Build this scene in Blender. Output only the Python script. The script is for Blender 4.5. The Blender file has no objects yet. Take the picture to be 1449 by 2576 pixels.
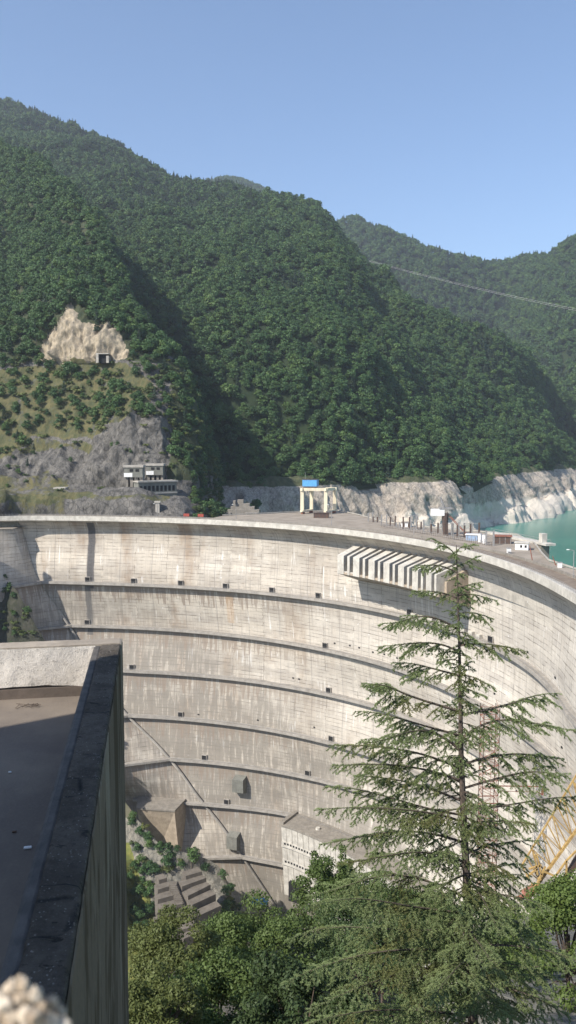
import bpy, math, random
import numpy as np
from math import radians, sin, cos, pi
random.seed(7); rng = np.random.default_rng(11)
sc = bpy.context.scene; COL = sc.collection

# ---------------------------------------------------------------- camera, sky, sun, exposure
F, HZ = 2022.0, 1120.0                     # focal length and horizon row, in units of a 1449 x 2576 picture
TP = (1288 - HZ) / F; CP = 1 / math.sqrt(1 + TP * TP); SP = TP * CP
cam = bpy.data.cameras.new('camera'); cam_ob = bpy.data.objects.new('camera', cam); COL.objects.link(cam_ob)
cam.sensor_fit = 'VERTICAL'; cam.sensor_height = 36; cam.sensor_width = 36
cam.lens = F / 2576 * 36; cam.clip_start = 0.05; cam.clip_end = 20000
cam_ob.location = (0, 0, 0); cam_ob.rotation_euler = (pi / 2 - math.atan(TP), 0, 0)
cam.dof.use_dof = True; cam.dof.focus_distance = 90; cam.dof.aperture_fstop = 4.5
sc.camera = cam_ob

SUN = np.array([-.57, -.49, .67]); SUN /= np.linalg.norm(SUN)
w = bpy.data.worlds.new('World'); sc.world = w; w.use_nodes = True
nt = w.node_tree; bg = nt.nodes['Background']; sky = nt.nodes.new('ShaderNodeTexSky')
sky.sky_type = 'NISHITA'; sky.sun_disc = False
sky.sun_elevation = math.asin(SUN[2]); sky.sun_rotation = math.atan2(SUN[0], SUN[1])
sky.altitude = 500; sky.air_density = 1.0; sky.dust_density = .6; sky.ozone_density = 3.0
nt.links.new(sky.outputs[0], bg.inputs[0]); bg.inputs[1].default_value = 0.13
sl = bpy.data.lights.new('sun', 'SUN'); sl.energy = 4.9; sl.angle = radians(.5); sl.color = (1, .93, .83)
so = bpy.data.objects.new('sun', sl); COL.objects.link(so)
from mathutils import Vector
so.rotation_euler = Vector(SUN).to_track_quat('Z', 'Y').to_euler()
sc.view_settings.view_transform = 'Standard'; sc.view_settings.look = 'None'
sc.view_settings.exposure = 0.64; sc.view_settings.gamma = 1
sc.cycles.max_bounces = 5; sc.cycles.diffuse_bounces = 2; sc.cycles.glossy_bounces = 2
sc.cycles.volume_bounces = 0; sc.cycles.transmission_bounces = 2; sc.cycles.transparent_max_bounces = 4
sc.cycles.use_denoising = True; sc.cycles.caustics_reflective = False; sc.cycles.caustics_refractive = False

# ---------------------------------------------------------------- geometry helpers
def ray(u, v):
    x = (u - 724.5) / F; y = -(v - 1288) / F
    return np.array([x, CP + y * SP, -SP + y * CP])
def onz(u, v, z):
    r = ray(u, v); return r * (z / r[2])
def ony(u, v, y):
    r = ray(u, v); return r * (y / r[1])
def proj(P):
    P = np.asarray(P, float); d = P[..., 1] * CP - P[..., 2] * SP; d = np.maximum(d, .01)
    return 724.5 + P[..., 0] / d * F, 1288 - (P[..., 1] * SP + P[..., 2] * CP) / d * F
def sm(x): x = np.clip(x, 0, 1); return x * x * (3 - 2 * x)
def hsh(ix, iy, iz, seed):
    h = (ix * 374761393 + iy * 668265263 + iz * 2147483647 + seed * 974634777) & 0xffffffff
    h = ((h ^ (h >> 13)) * 1274126177) & 0xffffffff
    return ((h ^ (h >> 16)) & 0xffff) / 65535.0
def vnoise(P, seed=0):
    P = np.asarray(P, float); I = np.floor(P).astype(np.int64); f = P - I; f = f * f * (3 - 2 * f)
    x, y, z = I[..., 0], I[..., 1], I[..., 2]; r = 0
    for a in (0, 1):
        for b in (0, 1):
            for c in (0, 1):
                wt = (f[..., 0] if a else 1 - f[..., 0]) * (f[..., 1] if b else 1 - f[..., 1]) * (f[..., 2] if c else 1 - f[..., 2])
                r = r + wt * hsh(x + a, y + b, z + c, seed)
    return r * 2 - 1
def fbm(P, scale, octv=4, seed=0, ridged=False):
    P = np.asarray(P, float) / scale; r = 0; a = 1; t = 0
    for o in range(octv):
        n = vnoise(P, seed + o * 17)
        if ridged: n = 1 - 2 * np.abs(n)
        r = r + a * n; t += a; a *= .5; P = P * 2.03 + 5.1
    return r / t
def inpoly(u, v, poly):
    u = np.asarray(u); v = np.asarray(v); r = np.zeros(u.shape, bool); n = len(poly)
    for i in range(n):
        x1, y1 = poly[i]; x2, y2 = poly[(i + 1) % n]
        if y1 == y2: continue
        c = ((y1 > v) != (y2 > v)) & (u < (x2 - x1) * (v - y1) / (y2 - y1) + x1); r ^= c
    return r
def link(o, parent=None):
    COL.objects.link(o)
    if parent is not None: o.parent = parent
    return o
def tag(o, label=None, cat=None, group=None, kind=None):
    if label: o['label'] = label
    if cat: o['category'] = cat
    if group: o['group'] = group
    if kind: o['kind'] = kind
    return o
def empty(name, loc=(0, 0, 0), rz=0):
    o = bpy.data.objects.new(name, None); o.location = tuple(loc); o.rotation_euler = (0, 0, rz); o.empty_display_size = .3
    return link(o)
def mesh_np(name, V, Fc, mats, parent=None, smooth=False, attrs=None, uv=None, midx=None):
    """Fc: (n,3) or (n,4) int array or a list of tuples"""
    me = bpy.data.meshes.new(name)
    if isinstance(Fc, np.ndarray):
        k = Fc.shape[1]; n = len(Fc); V = np.asarray(V, np.float32)
        me.vertices.add(len(V)); me.vertices.foreach_set('co', V.ravel())
        me.loops.add(n * k); me.loops.foreach_set('vertex_index', Fc.astype(np.int32).ravel())
        me.polygons.add(n); me.polygons.foreach_set('loop_start', np.arange(0, n * k, k, dtype=np.int32))
    else:
        me.from_pydata([tuple(map(float, p)) for p in V], [], [tuple(map(int, f)) for f in Fc])
    if uv is not None:
        l = me.uv_layers.new(name='UVMap'); li = np.empty(len(me.loops), np.int32); me.loops.foreach_get('vertex_index', li)
        l.data.foreach_set('uv', np.asarray(uv, np.float32)[li].ravel())
    for a, d in (attrs or {}).items():
        at = me.attributes.new(a, 'FLOAT', 'POINT'); at.data.foreach_set('value', np.asarray(d, np.float32))
    for m in (mats if isinstance(mats, (list, tuple)) else [mats]): me.materials.append(m)
    if midx is not None: me.polygons.foreach_set('material_index', np.asarray(midx, np.int32))
    if smooth: me.polygons.foreach_set('use_smooth', np.ones(len(me.polygons), bool))
    me.update(calc_edges=True); me.validate()
    return link(bpy.data.objects.new(name, me), parent)
class MB:
    def __init__(s): s.v = []; s.f = []
    def add(s, V, Fc):
        b = len(s.v); s.v += [tuple(map(float, p)) for p in V]; s.f += [tuple(i + b for i in f) for f in Fc]; return s
    def hexa(s, P):      # 8 points: bottom 4 (ccw) then top 4
        return s.add(P, [(0, 3, 2, 1), (4, 5, 6, 7), (0, 1, 5, 4), (1, 2, 6, 5), (2, 3, 7, 6), (3, 0, 4, 7)])
    def box(s, x0, x1, y0, y1, z0, z1):
        return s.hexa([(x0, y0, z0), (x1, y0, z0), (x1, y1, z0), (x0, y1, z0), (x0, y0, z1), (x1, y0, z1), (x1, y1, z1), (x0, y1, z1)])
    def obox(s, c, ax, ay, hx, hy, z0, z1):   # oriented box: centre, unit axes in plan, half sizes
        c = np.array(c[:2]); ax = np.array(ax[:2]); ay = np.array(ay[:2]); P = []
        for z in (z0, z1):
            for a, b in ((-1, -1), (1, -1), (1, 1), (-1, 1)):
                q = c + ax * a * hx + ay * b * hy; P.append((q[0], q[1], z))
        return s.hexa(P)
    def bar(s, a, b, r, n=4, r2=None):
        a = Vector(tuple(map(float, a))); b = Vector(tuple(map(float, b))); d = (b - a)
        if d.length < 1e-6: return s
        d.normalize(); up = Vector((0, 0, 1)) if abs(d.z) < .9 else Vector((1, 0, 0))
        x = d.cross(up).normalized(); y = d.cross(x); P = []
        for q, rr in ((a, r), (b, r if r2 is None else r2)):
            for i in range(n):
                t = 2 * pi * (i + .5) / n; P.append(q + x * (rr * cos(t)) + y * (rr * sin(t)))
        Fs = [(i, (i + 1) % n, n + (i + 1) % n, n + i) for i in range(n)] + [tuple(range(n))[::-1], tuple(range(n, 2 * n))]
        return s.add(P, Fs)
    def tube(s, pts, rad, n=6):
        for i in range(len(pts) - 1):
            r0 = rad[i] if hasattr(rad, '__len__') else rad; r1 = rad[i + 1] if hasattr(rad, '__len__') else rad
            s.bar(pts[i], pts[i + 1], r0, n, r1)
        return s
    def build(s, name, mat, parent=None, bevel=0, rel=True):
        V = s.v
        if parent is not None and rel: V = [tuple(np.array(p) - np.array(parent.location)) for p in V]
        me = bpy.data.meshes.new(name); me.from_pydata(V, [], s.f); me.materials.append(mat)
        import bmesh
        bm = bmesh.new(); bm.from_mesh(me); bmesh.ops.recalc_face_normals(bm, faces=bm.faces)
        if bevel: bmesh.ops.bevel(bm, geom=bm.edges, offset=bevel, segments=1, affect='EDGES', clamp_overlap=True)
        bm.to_mesh(me); bm.free()
        return link(bpy.data.objects.new(name, me), parent)
def dup(root, loc, rz=0, s=1, label=None, group=None):
    r = root.copy(); COL.objects.link(r); r.location = tuple(loc); r.rotation_euler = (0, 0, rz); r.scale = (s, s, s)
    if label: r['label'] = label
    if group: r['group'] = group
    for ch in list(root.children):
        c = ch.copy(); COL.objects.link(c); c.parent = r
        for g in list(ch.children):
            d = g.copy(); COL.objects.link(d); d.parent = c
    return r

# ---------------------------------------------------------------- materials
class N:
    def __init__(s, name):
        s.m = bpy.data.materials.new(name); s.m.use_nodes = True; s.t = s.m.node_tree
        s.b = s.t.nodes['Principled BSDF']; s.b.inputs['Roughness'].default_value = .9
        s.b.inputs['Specular IOR Level'].default_value = .25
    def n(s, ty, **k):
        x = s.t.nodes.new(ty)
        for a, b in k.items(): setattr(x, a, b)
        return x
    def put(s, sock, v):
        if hasattr(v, 'links') or isinstance(v, bpy.types.NodeSocket): s.t.links.new(v, sock)
        else: sock.default_value = v
    def coords(s, kind='Object', scale=(1, 1, 1), rot=(0, 0, 0)):
        c = s.n('ShaderNodeTexCoord'); m = s.n('ShaderNodeMapping'); s.t.links.new(c.outputs[kind], m.inputs[0])
        m.inputs['Scale'].default_value = scale; m.inputs['Rotation'].default_value = rot; return m.outputs[0]
    def noise(s, vec, scale, detail=4, rough=.6, dist=0):
        x = s.n('ShaderNodeTexNoise'); s.put(x.inputs['Vector'], vec); x.inputs['Scale'].default_value = scale
        x.inputs['Detail'].default_value = detail; x.inputs['Roughness'].default_value = rough; x.inputs['Distortion'].default_value = dist
        return x.outputs['Fac']
    def ramp(s, v, a, b, lo=0., hi=1.):
        x = s.n('ShaderNodeMapRange'); x.interpolation_type = 'SMOOTHSTEP'; s.put(x.inputs[0], v)
        for i, q in enumerate((a, b, lo, hi)): x.inputs[i + 1].default_value = q
        return x.outputs[0]
    def math(s, op, a, b=0.):
        x = s.n('ShaderNodeMath', operation=op); s.put(x.inputs[0], a); s.put(x.inputs[1], b); return x.outputs[0]
    def mix(s, f, a, b, mode='MIX'):
        x = s.n('ShaderNodeMix', data_type='RGBA', blend_type=mode); s.put(x.inputs[0], f)
        for i, q in ((6, a), (7, b)): s.put(x.inputs[i], (*q, 1) if isinstance(q, tuple) and len(q) == 3 else q)
        return x.outputs[2]
    def attr(s, name):
        x = s.n('ShaderNodeAttribute'); x.attribute_name = name; return x.outputs['Fac']
    def col(s, c): s.put(s.b.inputs['Base Color'], (*c, 1) if isinstance(c, tuple) and len(c) == 3 else c); return s
    def bump(s, h, strength=.5, dist=.05):
        x = s.n('ShaderNodeBump'); s.put(x.inputs['Height'], h); x.inputs['Strength'].default_value = strength
        x.inputs['Distance'].default_value = dist; s.t.links.new(x.outputs[0], s.b.inputs['Normal']); return s
def simple(name, c, c2=None, scale=1., rough=.8, bump=0, dist=.02, streak=False, metal=0):
    q = N(name); c2 = c2 or tuple(x * .7 for x in c)
    vec = q.coords('Object', (1, 1, .12) if streak else (1, 1, 1)); f = q.noise(vec, scale, 5)
    q.col(q.mix(q.ramp(f, .35, .65), c2, c)); q.b.inputs['Roughness'].default_value = rough; q.b.inputs['Metallic'].default_value = metal
    if bump: q.bump(q.noise(q.coords('Object'), scale * 4, 6), bump, dist)
    return q.m

def dam_material():
    q = N('dam_concrete'); uvn = q.n('ShaderNodeUVMap'); UV = uvn.outputs[0]
    def mp(sx, sy):
        m = q.n('ShaderNodeMapping'); q.t.links.new(UV, m.inputs[0]); m.inputs['Scale'].default_value = (sx, sy, 1); return m.outputs[0]
    sep = q.n('ShaderNodeSeparateXYZ'); q.t.links.new(UV, sep.inputs[0]); U, V = sep.outputs[0], sep.outputs[1]
    mold, drop = q.attr('mold'), q.attr('drop')
    c = q.mix(q.attr('brown'), (.73, .68, .595), (.62, .555, .46)); c = q.mix(q.ramp(q.noise(mp(.02, .02), 1, 5), .35, .65, 0, .35), c, (.40, .38, .35))
    # warm brown washes
    br = q.math('MULTIPLY', q.ramp(q.noise(mp(.05, .012), 1, 6, .65), .50, .68), q.attr('brown'))
    c = q.mix(q.math('MULTIPLY', br, .9), c, (.34, .245, .165))
    pb = q.ramp(q.noise(mp(.022, .045), 1, 5, .62, .6), .52, .58); c = q.mix(q.math('MULTIPLY', pb, q.ramp(q.attr('brown'), .2, 1, .12, .45)), c, (.35, .315, .265))
    pb2 = q.ramp(q.noise(mp(.04, .028), 1, 4, .6), .56, .62); c = q.mix(q.math('MULTIPLY', pb2, .35), c, (.80, .75, .66))
    # pour panels and lift lines
    bk = q.n('ShaderNodeTexBrick'); wv = q.n('ShaderNodeVectorMath', operation='ADD'); q.t.links.new(mp(1, 1), wv.inputs[0]); wn = q.n('ShaderNodeTexNoise'); q.t.links.new(mp(.09, .6), wn.inputs[0]); wn.inputs['Scale'].default_value = 1; wm = q.n('ShaderNodeVectorMath', operation='SCALE'); q.t.links.new(wn.outputs['Color'], wm.inputs[0]); wm.inputs['Scale'].default_value = 1.1; q.t.links.new(wm.outputs[0], wv.inputs[1]); q.t.links.new(wv.outputs[0], bk.inputs['Vector'])
    bk.inputs['Color1'].default_value = (1, 1, 1, 1); bk.inputs['Color2'].default_value = (.80, .80, .82, 1)
    bk.inputs['Mortar'].default_value = (.33, .32, .30, 1); bk.inputs['Scale'].default_value = 1
    bk.inputs['Mortar Size'].default_value = .15; bk.inputs['Brick Width'].default_value = 15.5; bk.inputs['Row Height'].default_value = 1.9
    bk.inputs['Mortar Smooth'].default_value = .3; bk.offset = .0; bk.inputs['Bias'].default_value = -.2
    msk = q.ramp(q.noise(mp(.16, .3), 1, 4, .7), .38, .62, .0, 1.0)
    c = q.mix(msk, c, bk.outputs[0], 'MULTIPLY')
    b2 = q.n('ShaderNodeTexBrick'); q.t.links.new(mp(1, 1), b2.inputs['Vector']); b2.inputs['Color1'].default_value = (1, 1, 1, 1); b2.inputs['Color2'].default_value = (.74, .73, .73, 1)
    b2.inputs['Mortar'].default_value = (.7, .7, .7, 1); b2.inputs['Scale'].default_value = 1; b2.inputs['Mortar Size'].default_value = .06; b2.inputs['Brick Width'].default_value = 15.5; b2.inputs['Row Height'].default_value = 3.1; b2.offset = 0.0
    c = q.mix(.75, c, b2.outputs[0], 'MULTIPLY')
    # contraction joints
    jm = q.math('LESS_THAN', q.math('ABSOLUTE', q.math('SUBTRACT', q.math('FRACT', q.math('DIVIDE', U, 15.5)), .5)), .009)
    c = q.mix(q.math('MULTIPLY', jm, .55), c, (.17, .165, .16))
    # fine vertical streaking, dark and pale
    s1 = q.noise(mp(1.0, .028), 1, 5, .7)
    c = q.mix(q.ramp(s1, .50, .72, 0, .5), c, (.225, .20, .18))
    s2 = q.noise(mp(.85, .022), 1, 3, .6); gate = q.noise(mp(.05, .09), 1, 3)
    wh = q.math('MULTIPLY', q.ramp(s2, .57, .66), q.ramp(gate, .50, .62))
    c = q.mix(q.math('MULTIPLY', wh, .75), c, (.80, .79, .76))
    # short pale patches
    s3 = q.noise(mp(.5, .3), 1, 2, .5)
    c = q.mix(q.ramp(s3, .72, .75, 0, .7), c, (.80, .79, .77))
    # black growth, strongest low on the left flank
    bl = q.noise(mp(.7, .06), 1, 5, .7); bl2 = q.noise(mp(.045, .035), 1, 4, .6)
    k = q.math('MULTIPLY', q.math('MULTIPLY', q.ramp(bl, .30, .58), q.ramp(bl2, .34, .56, .45, 1)), mold)
    c = q.mix(q.math('MINIMUM', k, .8), c, (.20, .182, .155))
    # dark tongues hanging below each walkway
    tg = q.noise(mp(.42, 0.0), 1, 3, .7); ln = q.math('MULTIPLY', q.ramp(tg, .38, .60), 12.)
    td = q.math('MULTIPLY', q.math('LESS_THAN', drop, ln), q.ramp(q.attr('brown'), .35, .9, .08, .75))
    c = q.mix(td, c, (.24, .19, .15))
    # one long wet black streak near the left end, and a faint rusty one
    for u0, wd, v0, v1, cc, st in ((USTREAK, 1.3, -82, -44, (.06, .06, .065), .95), (USTREAK - 1.6, 1.0, -110, -78, (.10, .10, .10), .8), (URUST, 1.2, -98, -82, (.50, .30, .14), .32)):
        e = q.math('ADD', q.math('ABSOLUTE', q.math('SUBTRACT', U, u0)), q.math('MULTIPLY', q.math('SUBTRACT', q.noise(mp(.9, .12), 1, 4), .5), 2.2))
        g = q.math('MULTIPLY', q.ramp(e, wd, wd + .8, 1, 0), q.math('MULTIPLY', q.math('GREATER_THAN', V, v0), q.math('LESS_THAN', V, v1)))
        c = q.mix(q.math('MULTIPLY', g, st), c, cc)
    fv = q.noise(mp(2.6, .02), 1, 3, .6); c = q.mix(q.ramp(fv, .55, .7, 0, .30), c, (.30, .27, .24))
    gr = q.noise(mp(.9, .9), 1, 6, .75); c = q.mix(q.ramp(gr, .3, .7, 0, .22), c, (.27, .25, .23))
    q.col(c); q.bump(q.math('ADD', s1, bk.outputs[1]), .25, .12); return q.m
def conc(name, c=(.45, .42, .37), dark=.35, sc_=1.0):
    q = N(name); v = q.coords('Object'); vs = q.coords('Object', (1, 1, .08))
    k = q.mix(q.ramp(q.noise(v, .3 * sc_, 6, .7), .35, .65), c, tuple(x * .72 for x in c))
    k = q.mix(q.ramp(q.noise(vs, 1.1 * sc_, 5, .7), .5, .72, 0, dark), k, tuple(x * .35 for x in c))
    k = q.mix(q.ramp(q.noise(vs, 1.7 * sc_, 4, .6), .66, .74, 0, .5), k, tuple(min(.85, x * 1.7) for x in c))
    q.col(k); q.bump(q.noise(v, 2 * sc_, 6), .3, .05); return q.m
def rock_mat(name, c1, c2, c3, scale=.08, bump=1.0, dist=1.5, patchy=None):
    q = N(name); v = q.coords('Object', (1, 1, .55), (.3, .5, .2))
    a = q.noise(v, scale, 8, .68, .6); b = q.noise(v, scale * 4, 6, .7, .3)
    k = q.mix(q.ramp(a, .34, .66), c1, c2); k = q.mix(q.ramp(b, .42, .70), k, c3)
    vo = q.n('ShaderNodeTexVoronoi', feature='DISTANCE_TO_EDGE'); q.put(vo.inputs['Vector'], v); vo.inputs['Scale'].default_value = scale * 5
    k = q.mix(q.ramp(vo.outputs[0], 0, .09, .55, 0), k, tuple(x * .3 for x in c1))
    if patchy:     # (attribute, colour, colour2) laid over the rock where the attribute says so
        for at, ca, cb in patchy:
            f = q.math('ADD', q.attr(at), q.math('MULTIPLY', q.math('SUBTRACT', q.noise(v, scale * 1.5, 6, .7), .5), .9))
            k = q.mix(q.ramp(f, .42, .58), k, q.mix(q.ramp(q.noise(v, scale * 3, 6, .7), .35, .65), ca, cb))
    q.col(k); q.bump(q.math('ADD', a, q.math('MULTIPLY', b, .5)), bump, dist); return q.m
def leaf_mat(name, cols, vary=.35, yel=None, trans=.25):
    q = N(name); oi = q.n('ShaderNodeObjectInfo'); geo = q.n('ShaderNodeNewGeometry')
    a, b = cols; k = q.mix(oi.outputs['Random'], a, b)
    if vary == .3: k = q.mix(q.ramp(q.math('FRACT', q.math('MULTIPLY', oi.outputs['Random'], 7.31)), .62, .95, 0, .8), k, (b[0] * 1.5, b[1] * 1.25, b[2] * 1.0)); k = q.mix(q.ramp(q.math('FRACT', q.math('MULTIPLY', oi.outputs['Random'], 13.7)), .75, .95, 0, .7), k, tuple(x * .55 for x in a))
    ri = geo.outputs['Random Per Island']
    k = q.mix(q.math('MULTIPLY', ri, vary), k, tuple(x * 1.9 for x in b))
    if yel: k = q.mix(q.ramp(q.noise(q.coords('Object'), yel[1], 3), .5, .68), k, yel[0])
    q.col(k); q.b.inputs['Roughness'].default_value = .6; q.b.inputs['Specular IOR Level'].default_value = .3
    if trans:
        tr = q.n('ShaderNodeBsdfTranslucent'); q.t.links.new(q.b.inputs['Base Color'].links[0].from_socket, tr.inputs[0])
        mx = q.n('ShaderNodeMixShader'); mx.inputs[0].default_value = trans
        out = [n for n in q.t.nodes if n.type == 'OUTPUT_MATERIAL'][0]
        q.t.links.new(q.b.outputs[0], mx.inputs[1]); q.t.links.new(tr.outputs[0], mx.inputs[2]); q.t.links.new(mx.outputs[0], out.inputs[0])
    return q.m

# ================================================================= THE DAM: surface model fitted to the photograph
CC = np.array([-125., 205.])
LV = [(-41, [(100, 1301), (200, 1302), (400, 1306), (600, 1314), (800, 1330), (1000, 1352), (1200, 1395), (1300, 1428), (1449, 1500)]),
      (-78, [(100, 1460), (335, 1466), (455, 1474), (685, 1490), (800, 1505), (910, 1520), (1050, 1547), (1110, 1565), (1195, 1605), (1300, 1655), (1380, 1715), (1449, 1780)]),
      (-104, [(180, 1568), (400, 1577), (600, 1600), (800, 1630), (1000, 1668)]),
      (-128, [(330, 1682), (500, 1695), (700, 1720), (850, 1747), (1000, 1785)]),
      (-153, [(320, 1793), (500, 1808), (700, 1837), (850, 1868), (1000, 1912)]),
      (-176, [(430, 1903), (600, 1922), (800, 1957), (980, 2005)]),
      (-200, [(500, 2018), (600, 2023), (740, 2045)]),
      (-228, [(610, 2150), (710, 2170), (800, 2190)]),
      (-270, [(720, 2330), (800, 2348), (850, 2360)])]
JO = {-41: (38, 1302), -78: (100, 1460), -104: (180, 1568), -128: (246, 1672), -153: (325, 1793), -176: (430, 1903), -200: (515, 2017), -228: (612, 2150), -270: (730, 2332)}
EO = {-41: (-60, 1305), -78: (22, 1474), -104: (92, 1580), -128: (150, 1692), -153: (215, 1812), -176: (250, 1928), -200: (380, 2010), -228: (478, 2155), -270: (560, 2360)}
def pol(p): d = np.array(p[:2]) - CC; return math.atan2(d[0], d[1]), math.hypot(*d)
def pt(th, r, z): return np.array([CC[0] + r * sin(th), CC[1] + r * cos(th), z])
_c0 = np.array([pol(onz(u, v, -41)) for u, v in LV[0][1]]); _pf = np.polyfit(_c0[:, 0], _c0[:, 1], 4)
def rc(th):
    th = np.asarray(th, float); t2 = np.clip(th, _c0[0, 0] - .02, _c0[-1, 0] + .02); return np.polyval(_pf, t2) + (th - t2) * 8
ZS = np.array([l[0] for l in LV], float); TG = np.linspace(-.25, 2.0, 46); DG = []
for z, pts in LV:
    a = np.array([pol(onz(u, v, z)) for u, v in pts]); d = a[:, 1] - rc(a[:, 0])
    pf = np.polyfit(a[:, 0], d, 1 if len(pts) < 8 else 3); DG.append(np.polyval(pf, np.clip(TG, a[0, 0], a[-1, 0])))
DG = np.array(DG); DG[0] *= 0
def cat(x, X, Y):   # monotone-ish cubic through (X descending)
    X = -np.asarray(X, float); x = -x; Y = np.asarray(Y, float)
    i = int(np.clip(np.searchsorted(X, x) - 1, 0, len(X) - 2)); h = X[i + 1] - X[i]; t = np.clip((x - X[i]) / h, 0, 1)
    def sl_(j):
        if j == 0: return (Y[1] - Y[0]) / (X[1] - X[0])
        if j == len(X) - 1: return (Y[-1] - Y[-2]) / (X[-1] - X[-2])
        return (Y[j + 1] - Y[j - 1]) / (X[j + 1] - X[j - 1])
    a, b = sl_(i), sl_(i + 1)
    return (2*t**3 - 3*t*t + 1) * Y[i] + (t**3 - 2*t*t + t) * h * a + (-2*t**3 + 3*t*t) * Y[i+1] + (t**3 - t*t) * h * b
def rface(th, z):
    d = cat(z, ZS, DG); r = rc(th) + np.interp(th, TG, d)
    if z < -42.6 and z > -78:
        q = min(1, (-42.6 - z) / 7.5); e = 6.0 * (1 - (1 - q) ** 2) * (1 - sm((-50 - z) / 28)); r = r + e
    return r
_J = np.array([pol(onz(*JO[z], z)) for z in ZS.astype(int)]); _E = np.array([onz(*EO[z], z)[:2] for z in ZS.astype(int)])
def thJ(z): return float(cat(z, ZS, _J[:, 0]))
def on_dam(u, v):
    zs = np.arange(-43, -268, -.5); r = ray(u, v); best = None
    for z in zs:
        p = r * (z / r[2]); th, rr = pol(p)
        e = rr - float(rface(th, z))
        if best is None or abs(e) < best[0]: best = (abs(e), p, th, z)
    return best[1], best[2], best[3]
USTREAK = 200 * on_dam(232, 1380)[1]; URUST = 200 * on_dam(925 * .629, 1545)[1]
WALKS = [-78, -104, -128, -153, -176, -200, -228]

M = {}
M['dam'] = dam_material()
M['conc'] = conc('weathered_concrete'); M['concb'] = conc('brown_stained_concrete', (.42, .35, .27), .45)
M['concd'] = conc('dirty_concrete', (.27, .245, .21), .5); M['concl'] = conc('pale_concrete', (.56, .53, .47), .25)
M['gate'] = conc('mossy_shaded_concrete', (.20, .20, .175), .4); M['cope'] = conc('walkway_concrete', (.36, .335, .30), .35)
M['dark'] = simple('dark_opening', (.015, .015, .016), (.02, .02, .02))
M['steel'] = simple('grey_steel', (.30, .30, .30), (.2, .19, .18), 2, .6); M['dsteel'] = simple('dark_steel', (.07, .06, .06), (.11, .07, .05), 1.5, .6)
M['rust'] = simple('rusty_steel', (.30, .12, .08), (.16, .08, .06), 1.2, .8)
M['cream'] = simple('cream_painted_steel', (.70, .63, .47), (.58, .50, .37), .6, .6, streak=True)
M['blue'] = simple('blue_painted_steel', (.12, .38, .70), (.10, .30, .58), 1, .5); M['white'] = simple('white_paint', (.78, .78, .76), (.66, .66, .65), 1.2, .6)
M['yellow'] = simple('yellow_painted_steel', (.47, .33, .13), (.31, .20, .08), 1.4, .6)
M['red'] = simple('red_paint', (.45, .10, .07), (.35, .08, .06), 1, .6)
M['asphalt'] = simple('brown_asphalt', (.17, .135, .105), (.22, .18, .14), .25, .95)
M['terr'] = conc('mossy_terrace_concrete', (.17, .15, .125), .4); M['lblue'] = simple('pale_blue_paint', (.28, .37, .50), (.24, .32, .44), 1, .6)

# face mesh
def grid_faces(nr, nc):
    i = np.arange(nr - 1)[:, None] * nc + np.arange(nc - 1)[None]; i = i.ravel()
    return np.stack([i, i + 1, i + nc + 1, i + nc], 1)
dam = empty('arch_dam', tuple(pt(.6, rc(.6), -41))); DL = np.array(dam.location)
tag(dam, 'huge pale curved concrete arch dam with walkways running across its stained face', 'dam')
THM = 2.0
zrow = np.concatenate([np.arange(-42.6, -52, -.6), np.arange(-52, -271, -2.0)]); NCc = 220
Vv, uvs, mo, dr, bw = [], [], [], [], []
for z in zrow:
    a = thJ(z); ths = a + (THM - a) * np.linspace(0, 1, NCc); r = rface(ths, z)
    Vv.append(np.stack([CC[0] + r * np.sin(ths), CC[1] + r * np.cos(ths), np.full(NCc, z)], 1)); U = 200 * ths
    uvs.append(np.stack([U, np.full(NCc, z)], 1)); up = [k for k in WALKS if k > z]
    dr.append(np.full(NCc, (min(up) - z) if up else 50.) + (0 if up else 0))
    mo.append(1.1 * sm((-z - 66) / 70) * (1 - sm((ths - (a + .10 + (-z - 100) * .0026)) / .38)) * 1.1 + .08)
    bw.append(.12 + .88 * (1 - sm((ths - .15) / .85)) + 0 * z)
o = mesh_np('dam_face', np.concatenate(Vv) - DL, grid_faces(len(zrow), NCc), M['dam'], dam, True,
            dict(mold=np.concatenate(mo), drop=np.concatenate(dr), brown=np.concatenate(bw)), np.concatenate(uvs))
# saddle: the flank wall left of the joint, standing proud of the arch
def prot(z): return float(np.interp(-z, [41, 55, 70, 90, 110, 270], [11, 8.5, 5.5, 2.4, .9, .7]))
zr = np.concatenate([[-47.0], np.arange(-48, -271, -2.0)]); n1 = 40; Vv, uvs, mo, dr, bw = [], [], [], [], []
for z in zr:
    th = thJ(z); r = float(rface(th, z)); p0 = pt(th, r + .8, z); p1 = pt(th - .012, r - prot(z), z)
    e = np.array([cat(z, ZS, _E[:, 0]), cat(z, ZS, _E[:, 1]), z]); e = e + (e - p1) / max(1, np.linalg.norm(e - p1)) * 18
    row = [p0 + (p1 - p0) * t for t in (0, .5, 1)] + [p1 + (e - p1) * t for t in np.linspace(0.02, 1, n1)]
    row = np.array(row); Vv.append(row); dd = np.concatenate([[0], np.cumsum(np.linalg.norm(np.diff(row, axis=0), axis=1))])
    uvs.append(np.stack([-dd + 200 * th, np.full(len(row), z)], 1)); up = [k for k in WALKS if k > z]
    dr.append(np.full(len(row), (min(up) - z) if up else 50.)); mo.append(np.full(len(row), .45 + .5 * sm((-z - 70) / 60))); bw.append(np.full(len(row), .9))
nc = n1 + 3; Vs = np.concatenate(Vv); top = Vs[:nc].copy(); back = top + np.array([6, 14, 0])   # flat top ledge
Vall = np.concatenate([Vs, back]); Fs = np.concatenate([grid_faces(len(zr), nc), np.stack([np.arange(nc - 1), np.arange(nc - 1) + 1, len(Vs) + np.arange(nc - 1) + 1, len(Vs) + np.arange(nc - 1)], 1)])
ex = lambda a, v: np.concatenate([np.concatenate(a), v])
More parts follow.
